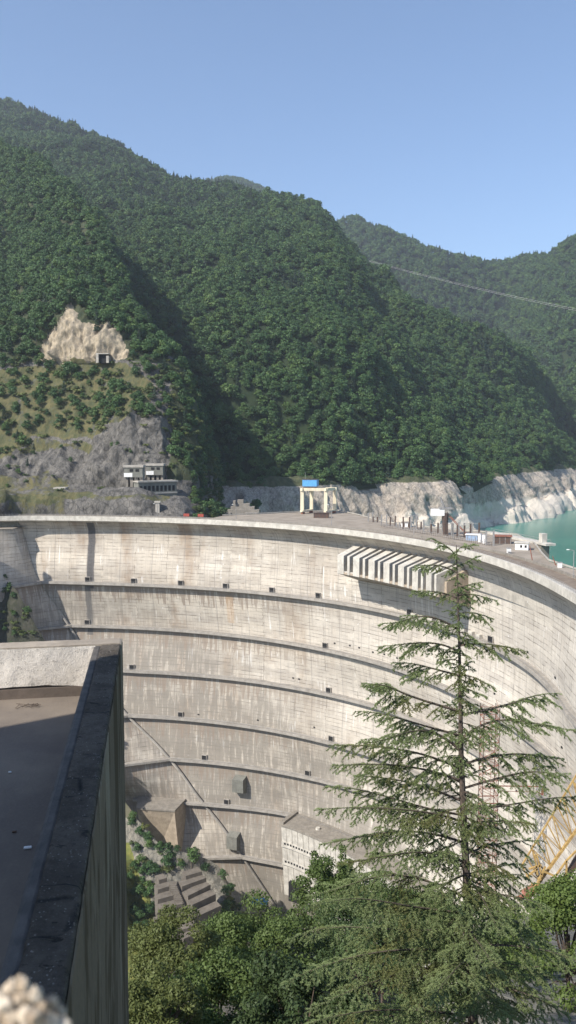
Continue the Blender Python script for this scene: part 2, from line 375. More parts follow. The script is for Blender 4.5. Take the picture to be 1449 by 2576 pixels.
mesh_np('flank_wall', Vall - DL, Fs, M['dam'], dam, False, dict(mold=ex(mo, np.full(nc, .4)), drop=ex(dr, np.full(nc, 50.)), brown=ex(bw, np.full(nc, .9))),
        np.concatenate([np.concatenate(uvs), uvs[0]]))
# thin raised rib along the joint
mb = MB(); P = []
for z in np.arange(-100, -270, -4.): th = thJ(z); P.append(pt(th - .004, float(rface(th, z)) - prot(z) - .3, z))
mb.tube(P, .75, 6).build('joint_rib', M['cope'], dam)
def sweep(ths, prof, name, mat, parent, zfun=None, rfun=None):
    """sweep a closed (dr, z) profile along the arch; r measured from the face (negative = toward the valley)"""
    V, k = [], len(prof)
    for th in ths:
        for d_, z in prof: V.append(pt(th, float(rfun(th)) + d_, z))
    Fc = []
    for i in range(len(ths) - 1):
        for j in range(k): Fc.append((i * k + j, i * k + (j + 1) % k, (i + 1) * k + (j + 1) % k, (i + 1) * k + j))
    Fc += [tuple(range(k)), tuple(range((len(ths) - 1) * k, len(ths) * k))[::-1]]
    m = MB(); m.add(V, Fc); return m.build(name, mat, parent)
for z in WALKS:
    a = thJ(z); rr = lambda th, z=z: float(rface(th, z))
    wk = sweep(np.linspace(a - .004, THM, 160), [(-2.9, z - 1.3), (.9, z - 2.6), (.9, z), (-2.9, z)], 'walkway', M['cope'], dam, rfun=rr)
    # kerb rail and handrail (sub-part)
    hr = MB()
    ths = np.linspace(a, THM, 120)
    for h in (.55, 1.1): hr.tube([pt(t, rr(t) - 2.75, z + h) for t in ths], .045, 4)
    for t in ths: hr.bar(pt(t, rr(t) - 2.75, z), pt(t, rr(t) - 2.75, z + 1.1), .045)
    h_ = hr.build('handrail', M['steel'], dam); h_.parent = wk; h_.location = (0, 0, 0)
    # on the flank wall
    th = thJ(z); r = rr(th); p1 = pt(th, r - prot(z), z); e = np.array([*_E[list(ZS).index(z)], z]); e = p1 + (e - p1) * 1.0
    d = (e - p1); L_ = np.linalg.norm(d); d /= L_; nrm = np.array([d[1], -d[0], 0]);
    if nrm[1] > 0: nrm = -nrm
    m = MB(); q0, q1 = p1 - d * 1.0, e + d * (0 if z in (-78, -104) else 10)
    m.hexa([q0 - nrm + (0, 0, -1.9), q1 - nrm + (0, 0, -1.9), q1 + nrm * 2.2 + (0, 0, -1.2), q0 + nrm * 2.2 + (0, 0, -1.2),
            q0 - nrm + (0, 0, .003), q1 - nrm + (0, 0, .003), q1 + nrm * 2.2 + (0, 0, .003), q0 + nrm * 2.2 + (0, 0, .003)]); m.build('walkway', M['cope'], dam)
# crest: parapet, footway, road, upstream kerb
T = np.linspace(-.32, THM, 260); rcf = lambda th: float(rc(th))
sweep(T, [(-.6, -42.8), (.5, -43.4), (.5, -40.2), (-.6, -40.2)], 'downstream_parapet', M['concl'], dam, rfun=rcf)
sweep(T, [(.5, -43.2), (3.5, -43.2), (3.5, -41.2), (.5, -41.2)], 'crest_footway', M['conc'], dam, rfun=rcf)
sweep(T, [(3.5, -43.2), (10.5, -43.2), (10.5, -41.35), (3.5, -41.35)], 'crest_road', M['asphalt'], dam, rfun=rcf)
sweep(T, [(10.5, -44), (11.0, -44), (11.0, -40.4), (10.5, -40.4)], 'upstream_parapet', M['concd'], dam, rfun=rcf)
sweep(T, [(10.55, -44.01), (10.95, -44.01), (10.95, -58), (10.55, -58)], 'upstream_face', M['conc'], dam, rfun=rcf)
mb = MB()
for t in np.linspace(-.2, THM, 300):
    mb.bar(pt(t, rcf(t) - .05, -40.2), pt(t, rcf(t) - .05, -39.1), .05)
for h in (-39.6, -39.1): mb.tube([pt(t, rcf(t) - .05, h) for t in np.linspace(-.2, THM, 120)], .05, 4)
mb.build('crest_railing', M['steel'], dam)
# doorways above the walkways (hooded dark niches)
def doorway(u, v, w_=1.35, h=2.6, flank=False):
    p, th, z = on_dam(u, v)
    zz = min(WALKS, key=lambda k: abs(k + 1.3 - z)) if not flank else z - 1.3
    r = float(rface(th, zz + h * .5)); m = MB(); t = np.array([cos(th), -sin(th)]); n = np.array([sin(th), cos(th)])
    c = CC + n * (r - .25); D = np.array([c[0], c[1]])
    for s_ in (-1, 1): m.obox(D + t * s_ * (w_ + .1), t, n, .12, .6, zz + .01, zz + h)
    m.obox(D, t, n, w_ + .25, .7, zz + h, zz + h + .22)
    f = m.build('doorway', M['cope'], dam)
    q = MB(); q.obox(D - n * .40, t, n, w_ - .03, .12, zz + .02, zz + h - .01); b = q.build('opening', M['dark'], dam); b.parent = f
for u, v in [(219, 1451), (336, 1456), (453, 1462), (569, 1470), (684, 1481), (800, 1495), (219, 1556), (818, 1611), (334, 1669), (828, 1725),
             (455, 1787), (835, 1842), (514, 1898), (773, 1935), (571, 2004), (1030, 1540), (1240, 1625)]: doorway(u, v)
# small dark drain holes in a row above the second and third walkways
for u, v in [(842, 1618), (880, 1624), (905, 1629), (940, 1640), (966, 1646), (1000, 1655), (737, 1706), (753, 1708), (500, 1797), (648, 1812), (790, 1830), (1330, 1640), (1397, 1705), (1300, 1990), (1415, 1880), (1245, 1745)]:
    p, th, z = on_dam(u, v); m = MB(); r = float(rface(th, z)); t = np.array([cos(th), -sin(th)]); n = np.array([sin(th), cos(th)])
    m.obox(CC + n * (r + .2), t, n, .55, .35, z - .35, z + .35); m.build('drain_hole', M['dark'], dam)
# ribbed spillway block high on the arch
thA, thB = on_dam(868, 1400)[1], on_dam(1142, 1440)[1] + .045
rb = lambda th: float(rface(th, -52))
NB = 18; pr = 16.0; thA += .038
def block_prof(p, ztop=-48.3, kn=-51.8, zb=-60.6): return [(1.5, zb - 5.6), (-p, zb), (-p, kn), (-1.5, ztop), (3, ztop)]
spill = sweep(np.linspace(thA, thB, 40), block_prof(pr - 4.5, -51.0, -55.0, -60.9), 'spillway_block', M['concb'], dam, rfun=rb)
edges = np.linspace(thA - .004, thB, NB + 1); wide = True
x = thA - .006; k = 0; PW = (thB - thA) / 6.8
while x < thB:
    wd = PW * (.40 if k % 2 == 0 else .15)
    f = sweep(np.linspace(x, x + wd, 4), block_prof(pr, zb=-60.6), 'rib', M['concl'], dam, rfun=rb); f.parent = spill; f.location = (0, 0, 0)
    x += wd + PW * .225; k += 1
sweep(np.linspace(thA, thA + .05, 5), [(2, -62), (-pr + .4, -60.7), (-pr + .4, -59.2), (2, -59.2)], 'lip', M['concl'], dam, rfun=rb).parent = spill
sweep(np.linspace(thA, thB, 40), [(1.4, -65.7), (-pr + .25, -60.55), (-pr + .25, -59.6), (1.4, -59.6)], 'corbel', M['concb'], dam, rfun=rb).parent = spill
for t in np.linspace(thA + .14, thB + .02, 9):          # pale stub blocks on the first walkway below
    sweep(np.linspace(t, t + .012, 3), [(-2, -77.99), (.5, -77.99), (.5, -76.4), (-2, -76.4)], 'stub_wall', M['concl'], dam, rfun=lambda th: float(rface(th, -78)))
# gate housings on the lower left face
def housing(u, v, w_, h, d_, name='gate_housing'):
    p, th, z = on_dam(u, v); r = float(rface(th, z)); a = w_ / r / 2
    sweep(np.linspace(th - a, th + a, 4), [(1.5, z - h * .62), (-d_, z - h * .42), (-d_, z + h * .34), (1.5, z + h * .5)], name, M['gate'], dam, rfun=lambda t: float(rface(t, z)))
housing(608, 1968, 6.4, 9.5, 4.6); housing(592, 2110, 6.4, 9.5, 4.6)

# lower outlet building, curved like the arch, with two louvred window bands
ob = empty('outlet_building', pt(.5, 205, -230)); OL = np.array(ob.location)
tag(ob, 'long pale building with two rows of small louvred windows at the foot of the dam', 'building')
q0 = onz(748, 2043, -200); tA = pol(q0)[0]; tB = tA + .62
rW = lambda th: float(rface(th, -200)); dpt = 15.0; TT = np.linspace(tA, tB, 60)
def sw(prof, name, mat, parent=None): return sweep(TT, prof, name, mat, parent or ob, rfun=rW)
sw([(8, -232), (-dpt + 3.2, -240), (-dpt, -200.6), (4, -200.6)], 'wall', M['concl'])
sw([(4, -200.6), (-dpt - .6, -200.6), (-dpt - .6, -199.6), (4, -199.6)], 'roof', M['concd'])
def bfr(z): return -dpt + 3.2 * (-200.6 - z) / 39.4
for zc in (-210.2, -220.4):
    wb = sw([(bfr(zc) + .3, zc - 1.2), (bfr(zc) - .35, zc - 1.2), (bfr(zc) - .35, zc + 1.1), (bfr(zc) + .3, zc + 1.1)], 'window_band', M['concl'])
    for th in np.arange(tA + .006, tB, .0078):
        r = rW(th) + bfr(zc) - .50
        g = MB()
        for (z0, z1) in ((zc - .45, zc + .65),): g.add([pt(th, r, z0), pt(th + .0044, r, z0), pt(th + .0044, r, z1), pt(th, r, z1)], [(0, 1, 2, 3)])
        gg = g.build('pane', M['dark'], ob); gg.parent = wb
    sw([(bfr(zc - 2) + .2, zc - 2.2), (bfr(zc - 2) - .8, zc - 1.9), (bfr(zc - 2) - .8, zc - 1.25), (bfr(zc - 2) + .2, zc - 1.25)], 'sill', M['concl'])
g = MB()
for th in np.arange(tA + .012, tB, .0155):
    g.bar(pt(th, rW(th) + bfr(-201) - .06, -201), pt(th, rW(th) + bfr(-239) - .06, -239), .11)
g.build('panel_joint', M['concd'], ob)
sweep(np.linspace(tA - .003, tA + .006, 3), [(2, -199.6), (-dpt - .3, -199.6), (-dpt - .3, -198.4), (2, -198.4)], 'roof_parapet', M['concd'], ob, rfun=rW)
m = MB(); p = pt(tA + .08, rW(tA + .08) - 8, -199.6); m.bar(p, p + (0, 0, 1.0), 1.3, 10, 1.1); m.build('roof_vent', M['concl'], ob)
g = MB(); g.obox(pt(tA + .035, rW(tA + .035) - dpt + 2.4, 0), (cos(tA), -sin(tA)), (sin(tA), cos(tA)), 4.2, 1.5, -241, -230.5); g.build('opening', M['dark'], ob)
# concrete platform block left of the lower face
A = onz(472, 2007, -199); Bc = onz(439, 2039, -199); Cc_ = onz(345, 2033, -199); Dd = onz(383, 1985, -199 + 3)
blk = empty('concrete_abutment_block', (A + Bc) / 2 + (0, 0, -20)); tag(blk, 'brown stained wedge shaped concrete block with a flat top beside the lower dam face', 'block')
m = MB(); Aw = A + (.5, 4, 0); Cb = onz(340, 2000, -199) + (0, 14, 0); low = -228
m.hexa([(Bc[0] + 2, Bc[1] + 2.5, low), (Aw[0] + 1, Aw[1], low), (Cb[0], Cb[1], low), (Cc_[0] + 10, Cc_[1] + 6, low), (Bc[0], Bc[1], -199.6), (Aw[0], Aw[1], -199.6), (Cb[0], Cb[1], -199.6), (Cc_[0], Cc_[1], -199.6)]); m.build('block_wall', M['concb'], blk)
m = MB(); c0 = (Bc + Aw + Cb + Cc_) / 4
sc4 = [c0 + (p - c0) * 1.03 for p in (Bc, Aw, Cb, Cc_)]
m.hexa([(p[0], p[1], -199.6) for p in sc4] + [(p[0], p[1], -198.7) for p in sc4]); m.build('top_slab', M['concd'], blk)
p = onz(383, 1985, -198.7); m = MB(); m.box(p[0] - 3, p[0] + 3, p[1] - 3, p[1] + 6, -198.7, -192.5); m.build('portal', M['dark'], blk)
# ================================================================= TERRAIN
def loft(rows, nu, nv, amp=0, scale=60, seed=0, ridged=True, amp2=0, scale2=12, ampf=None, fade=0, zst=.6):
    R = np.array([[q if len(q) == 3 and abs(q[0]) < 1e8 else q for q in r] for r in rows], float)   # (k, c, 3) world points
    k, c, _ = R.shape
    def cr(A, n):   # catmull-rom resample along axis 0
        t = np.linspace(0, len(A) - 1, n); i = np.minimum(t.astype(int), len(A) - 2); f = (t - i)[:, None, None]
        g = lambda j: A[np.clip(j, 0, len(A) - 1)]
        p0, p1, p2, p3 = g(i - 1), g(i), g(i + 1), g(i + 2)
        return .5 * (2*p1 + (p2-p0)*f + (2*p0-5*p1+4*p2-p3)*f*f + (3*p1-p0-3*p2+p3)*f**3)
    G = cr(R, nv); G = cr(np.swapaxes(G, 0, 1).copy(), nu); G = np.swapaxes(G, 0, 1)     # (nv, nu, 3)
    dv = np.gradient(G, axis=0); du = np.gradient(G, axis=1); n = np.cross(du, dv); n /= np.linalg.norm(n, axis=2, keepdims=True) + 1e-9
    n *= np.where(n[..., 1:2] > 0, -1, 1) * 1.0
    if amp:
        h = fbm(G * (1, 1, zst), scale, 5, seed, ridged) * amp
        if amp2: h = h + fbm(G * (1, 1, .42), scale2, 5, seed + 50, True) * amp2 * (1 if ampf is None else ampf(G))
        if fade: h = h * np.clip((np.arange(nv) / nv) / fade, 0, 1)[:, None]
        G = G + n * h[..., None]
    return G, n
def tri_normals(G):
    n = np.cross(np.gradient(G, axis=1), np.gradient(G, axis=0)); return n / (np.linalg.norm(n, axis=2, keepdims=True) + 1e-9)
def grid_obj(name, G, mat, attrs=None, kind='structure', smooth=False):
    o = mesh_np(name, G.reshape(-1, 3), grid_faces(G.shape[0], G.shape[1]), mat, None, smooth, attrs); tag(o, kind=kind); return o
P3 = lambda l: [ony(*q) for q in l]
M['forest_floor'] = simple('forest_floor', (.028, .044, .018), (.018, .030, .013), .05, 1)
M['shore'] = rock_mat('shore_rock', (.36, .315, .265), (.47, .41, .34), (.20, .175, .15), .075, 1, 2.5, [('wet', (.62, .56, .48), (.52, .47, .40)), ('green', (.05, .062, .03), (.09, .095, .05))])
M['crag'] = rock_mat('crag_rock', (.105, .10, .092), (.18, .168, .15), (.048, .046, .042), .07, 1, 2.0,
                     [('slide', (.40, .335, .24), (.19, .165, .13)), ('grass', (.06, .07, .032), (.12, .108, .05)), ('wood', (.04, .055, .03), (.055, .06, .03))])
M['gorge'] = rock_mat('gorge_slope_soil', (.19, .18, .15), (.26, .24, .2), (.1, .1, .09), .1, .8, 1.0, [('grass', (.17, .17, .045), (.11, .13, .04)), ('shade_scrub', (.03, .035, .022), (.06, .058, .045))])
M['ground'] = simple('valley_ground', (.16, .15, .10), (.10, .11, .06), .02, 1)

# one ground sheet under everything, far out to the horizon
V = [(-6000, -6000, -330), (6000, -6000, -330), (6000, 6000, -330), (-6000, 6000, -330)]
tag(mesh_np('ground', V, [(0, 1, 2, 3)], M['ground']), kind='structure')

# main forested mountain behind the reservoir
BU = [(-400, 1216, 720), (0, 1216, 720), (200, 1216, 720), (400, 1216, 720), (560, 1219, 720), (650, 1217, 720), (760, 1214, 735), (860, 1212, 760), (980, 1206, 800), (1100, 1211, 830),
      (1175, 1222, 870), (1230, 1199, 930), (1290, 1188, 1055), (1370, 1182, 1190), (1449, 1175, 1320), (1650, 1165, 1600)]
RG = [(-400, 190, 2450), (0, 266, 2372), (140, 308, 2280), (260, 353, 2180), (400, 436, 2050), (520, 470, 1940), (640, 487, 1823), (750, 520, 1740), (830, 562, 1640), (870, 618, 1556),
      (900, 658, 1510), (1000, 728, 1400), (1150, 798, 1390), (1300, 868, 1562), (1449, 968, 1787), (1700, 1080, 2000)]
b = np.array(P3(BU)); RG2 = [(u, v + float(np.interp(u, [0, 260, 400, 520, 640, 750, 830, 1000], [42, 44, 50, 62, 72, 80, 92, 86])), y) for u, v, y in RG]; r = np.array(P3(RG2))
NEAR = [(880, 1180), (880, 1180), (880, 1180), (880, 1180), (880, 1170), (880, 1165), (895, 1185), (925, 1225)]; r1 = b * .66 + r * .34 + (0, 40, -25); r2 = b * .33 + r * .67 + (0, 30, -10)
for i, (y1, y2) in enumerate(NEAR):
    ub, ur_ = BU[i][0], RG[i][0]; r1[i] = ony(ub * .66 + ur_ * .34, 905, y1); r2[i] = ony(ub * .36 + ur_ * .64, 665, y2)
sh = np.array([0] * 8 + [-125, -110, -90, -70, -50, -30, -15, 0])[:, None] * np.array([[0, 1, 0]]); r1 = r1 + sh; r2 = r2 + sh * 1.15
rows = [b + (0, -8, -8), r1, r2, r, r + (60, 500, -250), r + (100, 1200, -700)]
Gm, nm = loft(rows, 300, 200, 44, 250, 3, True, 9, 60, None, .10)
grid_obj('mountain', Gm, M['forest_floor'], smooth=True)
# far hills
R2 = [(560, 640, 3300), (700, 600, 3200), (790, 570, 3100), (840, 560, 3000), (885, 556, 3000), (960, 576, 2900), (1060, 632, 2800), (1130, 651, 2800), (1200, 664, 2900), (1280, 652, 2900), (1350, 640, 2700), (1400, 606, 2600), (1449, 582, 2500), (1600, 500, 2400), (1900, 380, 2400)]
B2 = [(560, 1150, 2300), (700, 1150, 2300), (790, 1150, 2200), (840, 1150, 2100), (900, 1150, 2000), (980, 1150, 2000), (1060, 1150, 2000), (1130, 1150, 2000), (1180, 1150, 2000), (1220, 1150, 2000), (1270, 1150, 1900), (1350, 1155, 1700), (1449, 1160, 1600), (1600, 1160, 1500), (1900, 1160, 1500)]
R2 = [(u, v + 48, y) for u, v, y in R2]; b = np.array(P3(B2)); r = np.array(P3(R2)); Gf, nf = loft([b, b * .5 + r * .5, r, r + (0, 800, -500)], 200, 90, 55, 420, 21, True, 10, 90)
grid_obj('far_hills', Gf, M['forest_floor'], smooth=True)
R3 = [(380, 520, 3700), (480, 484, 3700), (540, 462, 3700), (578, 459, 3700), (620, 467, 3700), (700, 505, 3700), (800, 600, 3700)]
b = np.array(P3([(q[0], 800, 3000) for q in R3])); r = np.array(P3(R3)); Gd, nd = loft([b, r, r + (0, 700, -500)], 60, 24, 12, 200, 5)
grid_obj('distant_peak', Gd, M['forest_floor'], smooth=True)
# bare draw-down band of the shore
top = np.array(P3(BU[4:])); WB = [(1180, 1338, 850), (1237, 1321, 903), (1296, 1312, 950), (1350, 1301, 1005), (1400, 1280, 1130), (1452, 1272, 1197), (1650, 1255, 1350)]
bot = np.array([t + (0, -62, 0) for t in top[:6]] + [ony(*q) for q in WB[1:]]); bot[:, 2] = -90
bot[:6] = [[t[0] * .93, t[1] - 62, -92] for t in top[:6]]
Gs, ns = loft([top + (0, 18, -6), top + (0, 0, -3), top * .66 + bot * .34 + (0, 3, -3), top * .3 + bot * .7 + (0, 6, -4), bot, bot + (0, -30, -40)], 330, 90, 22, 75, 9, True, 6.5, 17, None, .4, .22)
us, vs_ = proj(Gs)
wet = sm((-Gs[..., 2] - 50) / 22) * sm((us - 900) / 160) * .62 + fbm(Gs, 30, 3, 2) * .3 ; green = (1 - sm((-Gs[..., 2] - 34) / 6)) * .8
green += inpoly(us, vs_, [(980, 1225), (1060, 1230), (1100, 1262), (1020, 1262)]) * .42
grid_obj('shore', Gs, M['shore'], dict(wet=wet.ravel(), green=green.ravel()))
# reservoir water, bounded by the upstream side of the dam
q = N('reservoir_water'); nz = q.noise(q.coords('Object', (1, .35, 1)), .05, 4)
q.col(q.mix(q.ramp(nz, .35, .65), (.045, .185, .145), (.055, .215, .165))); q.b.inputs['Roughness'].default_value = .22; q.b.inputs['Specular IOR Level'].default_value = .5
q.bump(q.noise(q.coords('Object', (1, .5, 1)), .5, 5, .7), .5, .25); M['water'] = q.m
ths = np.linspace(-.3, 2.2, 40); inner = [pt(t, float(rc(t)) + 14, -90) for t in ths]; outer = [pt(t, 2600, -90) for t in ths]
V = inner + outer; Fc = [(i, i + 1, 41 + i, 40 + i) for i in range(39)]
tag(mesh_np('water', V, Fc, M['water']), kind='structure')

# left bank spur: cliffs by the dam, a landslide scar, then wooded crest running up to the mountain
SR = [
 [(-250,1330,470),(-60,1330,470),(60,1330,470),(150,1330,470),(240,1330,470),(320,1330,470),(400,1330,470),(470,1330,474),(560,1304,520),(640,1300,600)],
 [(-250,1262,464),(-60,1262,464),(60,1258,481),(150,1255,486),(240,1256,486),(320,1256,488),(395,1266,490),(470,1284,497),(560,1294,560),(640,1290,640)],
 [(-250,1247,520),(-60,1246,520),(60,1246,520),(150,1247,518),(240,1246,518),(320,1247,516),(400,1256,512),(480,1262,522),(570,1275,600),(645,1250,720)],
 [(-250,1170,560),(-60,1170,560),(60,1160,556),(150,1150,550),(240,1150,542),(320,1140,535),(400,1150,536),(492,1180,546),(580,1225,660),(655,1222,860)],
 [(-250,1060,590),(-60,1060,590),(60,1050,592),(150,1060,585),(240,1060,575),(310,1050,558),(390,1050,562),(490,1090,580),(560,1155,700),(650,1195,900)],
 [(-250,980,640),(-60,980,640),(60,975,640),(150,975,630),(240,975,620),(310,975,605),(385,985,600),(475,1030,610),(545,1100,740),(630,1150,940)],
 [(-250,905,680),(-60,905,685),(60,905,680),(150,905,665),(230,905,655),(300,905,645),(370,915,640),(455,965,650),(520,1030,780),(590,1090,960)],
 [(-250,840,730),(-60,840,740),(40,840,735),(120,840,705),(200,840,690),(270,850,680),(330,865,680),(420,905,690),(470,960,820),(545,1010,980)],
 [(-250,770,800),(-60,770,810),(30,770,805),(110,765,760),(175,765,735),(230,780,735),(290,810,735),(370,850,735),(420,890,860),(490,930,1010)],
 [(-250,690,880),(-60,690,890),(20,690,890),(90,690,850),(150,690,820),(200,700,810),(250,720,805),(320,765,800),(370,800,900),(440,840,1060)],
 [(-250,600,980),(-60,600,990),(10,600,990),(70,600,960),(120,600,930),(170,610,910),(215,620,895),(275,650,880),(320,690,980),(380,740,1120)],
 [(-250,520,1090),(-60,520,1090),(0,520,1090),(50,515,1060),(100,510,1030),(140,515,1010),(180,520,990),(235,560,970),(275,590,1060),(330,640,1200)],
 [(-250,430,1200),(-60,430,1210),(0,430,1200),(30,440,1170),(60,450,1140),(95,465,1110),(130,470,1090),(175,490,1070),(215,520,1160),(270,570,1300)],
 [(-250,330,1380),(-60,340,1370),(-20,360,1340),(0,375,1300),(20,390,1270),(45,400,1240),(75,410,1210),(110,430,1190),(150,460,1280),(200,510,1420)],
 [(-250,420,1700),(-60,420,1700),(-20,420,1700),(0,440,1650),(20,450,1650),(45,460,1650),(75,480,1650),(110,500,1650),(150,520,1650),(200,560,1700)]]
POLY_SLIDE = [(95, 905), (100, 850), (150, 790), (180, 762), (203, 778), (215, 812), (290, 826), (338, 880), (330, 902), (270, 918), (150, 915)]
POLY_ROCK = [(-20, 1300), (-20, 1150), (60, 1135), (100, 1105), (190, 1120), (250, 1090), (330, 1042), (400, 1062), (425, 1120), (480, 1190), (480, 1300)]
POLY_GRASS = [(-60, 930), (90, 915), (330, 915), (390, 960), (380, 1010), (330, 1035), (240, 1090), (180, 1110), (90, 1095), (40, 1140), (-60, 1150)]
SFc = [1, 1, 1, 1, .98, .95, .92, .90, .88, .87, .87, .87, .88, .9, .95]
def sfac(G):
    u, v = proj(G); return np.where(inpoly(u, v, POLY_ROCK), np.where(v > 1225, .45, 2.0), np.where(inpoly(u, v, POLY_SLIDE), 3.0, .35))
for i_, r_ in enumerate(SR[2:]):
    u_, v_, y_ = r_[7]; k_ = .6 if i_ > 6 else 0; r_[8] = (u_ + 26 + 6 * k_, v_ + 44 + 40 * k_, y_ + 55); r_[9] = (u_ + 62 + 10 * k_, v_ + 120 + 80 * k_, y_ + 135)
rows = [P3([(u, v, y * SFc[i]) for u, v, y in r]) for i, r in enumerate(SR)]; Gp, npn = loft(rows, 300, 420, 7, 70, 31, True, 4.5, 20, sfac, .05)
# keep the built platform level
up_, vp_ = proj(Gp); _n = fbm(Gp, 22, 4, 91); _m = fbm(Gp, 22, 4, 95); ur, vr = up_, vp_; up_ = up_ + _n * 42; vp_ = vp_ + _m * 30
slide = inpoly(up_, vp_, POLY_SLIDE).astype(float); grass = inpoly(up_, vp_, POLY_GRASS) * .62 + inpoly(up_, vp_, [(-60, 1244), (420, 1244), (400, 1258), (-60, 1264)]) * .55 * (up_ < 420)
rock = inpoly(up_, vp_, POLY_ROCK); wood = np.where((vp_ < 905) & (slide < .5), 1., 0) + ((up_ > 420) & (vp_ < 1200)) * 1.
grass = grass + rock * (.34 * (up_ < 215) + .22 * (vp_ < 1140) + .18 * ((vp_ > 1190) & (up_ < 180)))
up_, vp_ = ur, vr
grid_obj('hillside', Gp, M['crag'], dict(slide=slide.ravel() * 1.1, grass=grass.ravel(), wood=wood.ravel()))

# gorge flank below the dam on the left
GR = [
 [(-250,1150,412),(-100,1290,430),(0,1438,446),(45,1486,440),(95,1585,433),(150,1700,430),(220,1850,425),(300,2040,415),(345,2060,404),(400,2122,398),(460,2140,392),(545,2180,396),(600,2290,392),(720,2340,392)],  # unseen left end raised so that it casts shade on the flank
 [(-250,1440,405),(-100,1580,412),(-20,1690,418),(30,1780,415),(80,1880,410),(150,2000,405),(220,2080,400),(300,2150,395),(345,2180,392),(400,2190,390),(460,2215,389),(540,2240,388),(600,2320,375),(720,2370,370)],
 [(-250,2250,380),(-100,2250,375),(0,2250,370),(50,2260,368),(100,2270,365),(160,2280,362),(230,2290,360),(300,2290,355),(340,2290,372),(395,2300,372),(460,2345,369),(540,2365,364),(620,2400,345),(720,2450,330)],
 [(-250,2900,300),(-100,2850,290),(0,2800,290),(50,2760,290),(100,2720,290),(160,2680,290),(230,2620,290),(300,2560,285),(340,2520,280),(395,2480,275),(460,2520,270),(540,2560,265),(620,2600,260),(720,2650,255)]]
Gg, ng = loft([P3(r) for r in GR], 220, 160, 3.5, 40, 41, True, 1.6, 9)
ug, vg = proj(Gg); grass = inpoly(ug, vg, [(325, 2120), (350, 2200), (375, 2250), (392, 2330), (400, 2600), (300, 2600), (300, 2120)]) * .95 + .12
grid_obj('gorge_slope', Gg, M['gorge'], dict(grass=grass.ravel(), shade_scrub=(.75 * (ug < 150)).ravel()))  # dark scrub plus the left flank's shade, put into the soil colour
# near slope under the viewpoint, steep to the left, easing to a shoulder on the right
uu = np.linspace(-200, 1900, 120); yy = np.concatenate([np.linspace(9, 60, 30), np.linspace(64, 250, 60)])
Gn = np.zeros((len(yy), len(uu), 3))
for i, y in enumerate(yy):
    k = 1.08 - .48 * sm((uu - 850) / 450); Gn[i, :, 0] = (uu - 724.5) / F * y; Gn[i, :, 1] = y; Gn[i, :, 2] = -y * k - 6 * (1 - sm(y / 40)) - 3
Gn[-1, :, 2] -= 60; Gn[..., 2] += fbm(Gn, 14, 4, 77) * 1.2
grid_obj('near_slope', Gn, M['gorge'], dict(grass=np.full(Gn.shape[0] * Gn.shape[1], .05)))

# ================================================================= FOREST
def leafcloud(n, lobes, size, seed, flat=.75, inner=.25, nrm=.35):
    """small leaf faces on and in a cluster of lobes; each lobe (x,y,z,r)"""
    g = np.random.default_rng(seed); L = np.array(lobes); p = L[:, 3] ** 2; idx = g.choice(len(L), n, p=p / p.sum())
    d = g.normal(size=(n, 3)); d /= np.linalg.norm(d, axis=1, keepdims=True); d[:, 2] = np.where((d[:, 2] < 0) & (g.random(n) < .6), -d[:, 2], d[:, 2])
    rr = 1 - inner * g.random(n) ** 1.5 + .1 * g.normal(size=n)
    C = L[idx, :3] + d * (L[idx, 3] * rr)[:, None] * (1, 1, flat)
    nn = d + g.normal(size=(n, 3)) * nrm; nn /= np.linalg.norm(nn, axis=1, keepdims=True)
    a = np.cross(nn, g.normal(size=(n, 3))); a /= np.linalg.norm(a, axis=1, keepdims=True); b_ = np.cross(nn, a)
    s_ = size * (.6 + .8 * g.random(n))[:, None]
    V = np.stack([C - a * s_, C + b_ * s_ * .55, C + a * s_, C - b_ * s_ * .55], 1).reshape(-1, 3)
    return V, np.arange(4 * n).reshape(n, 4)
def lobes_round(g, n=9, R=1., H=1.1, z0=1.0):
    out = [(0, 0, z0, .62 * R)]
    for i in range(n):
        a = 2 * pi * g.random(); h = g.random(); r = R * (.62 if h < .6 else .35) * (.7 + .5 * g.random())
        out.append((r * cos(a), r * sin(a), z0 - .35 * H + h * H * .95, R * (.30 + .22 * g.random())))
    return out
FM = {'a': leaf_mat('forest_leaves', ((.026, .062, .022), (.058, .112, .034)), .3, trans=.15),
      'c': leaf_mat('conifer_needles', ((.022, .042, .024), (.032, .056, .03)), .25, trans=.1),
      'y': leaf_mat('scrub_leaves', ((.055, .085, .028), (.085, .11, .035)), .3, trans=.2)}
M['bark'] = simple('bark', (.12, .09, .07), (.07, .055, .045), 3, .95, .5)
def proto_tree(name, kind, seed, label, cat, loc, group=None):
    g = np.random.default_rng(seed); root = empty(name, loc)
    tag(root, label, cat, group)
    if kind == 'conifer':
        lb = []
        for i in range(26):
            h = i / 26; r = .42 * (1 - h) + .05; a = i * 2.4
            lb.append((r * .7 * cos(a), r * .7 * sin(a), .5 + 2.3 * h, .20 * (1 - h) + .07))
        V, Fc = leafcloud(520, lb, .10, seed, .6); m_ = FM['c']
    elif kind == 'shrub':
        V, Fc = leafcloud(420, [(x * .6, y * .6, .45 + .25 * abs(z), .38) for x, y, z in g.normal(size=(7, 3)) * .7], .12, seed, .8); m_ = FM['y']
    else:
        V, Fc = leafcloud(560, lobes_round(g, 10, 1, 1.2, 1.15), .125, seed, .8); m_ = FM['a']
    cr = mesh_np('crown', V, Fc, m_, root)
    mb = MB(); mb.bar((0, 0, -.5), (0, 0, 1.0 if kind != 'conifer' else 2.6), .06, 5, .03); t = mb.build('trunk', M['bark'], None); t.parent = root
    return root, cr

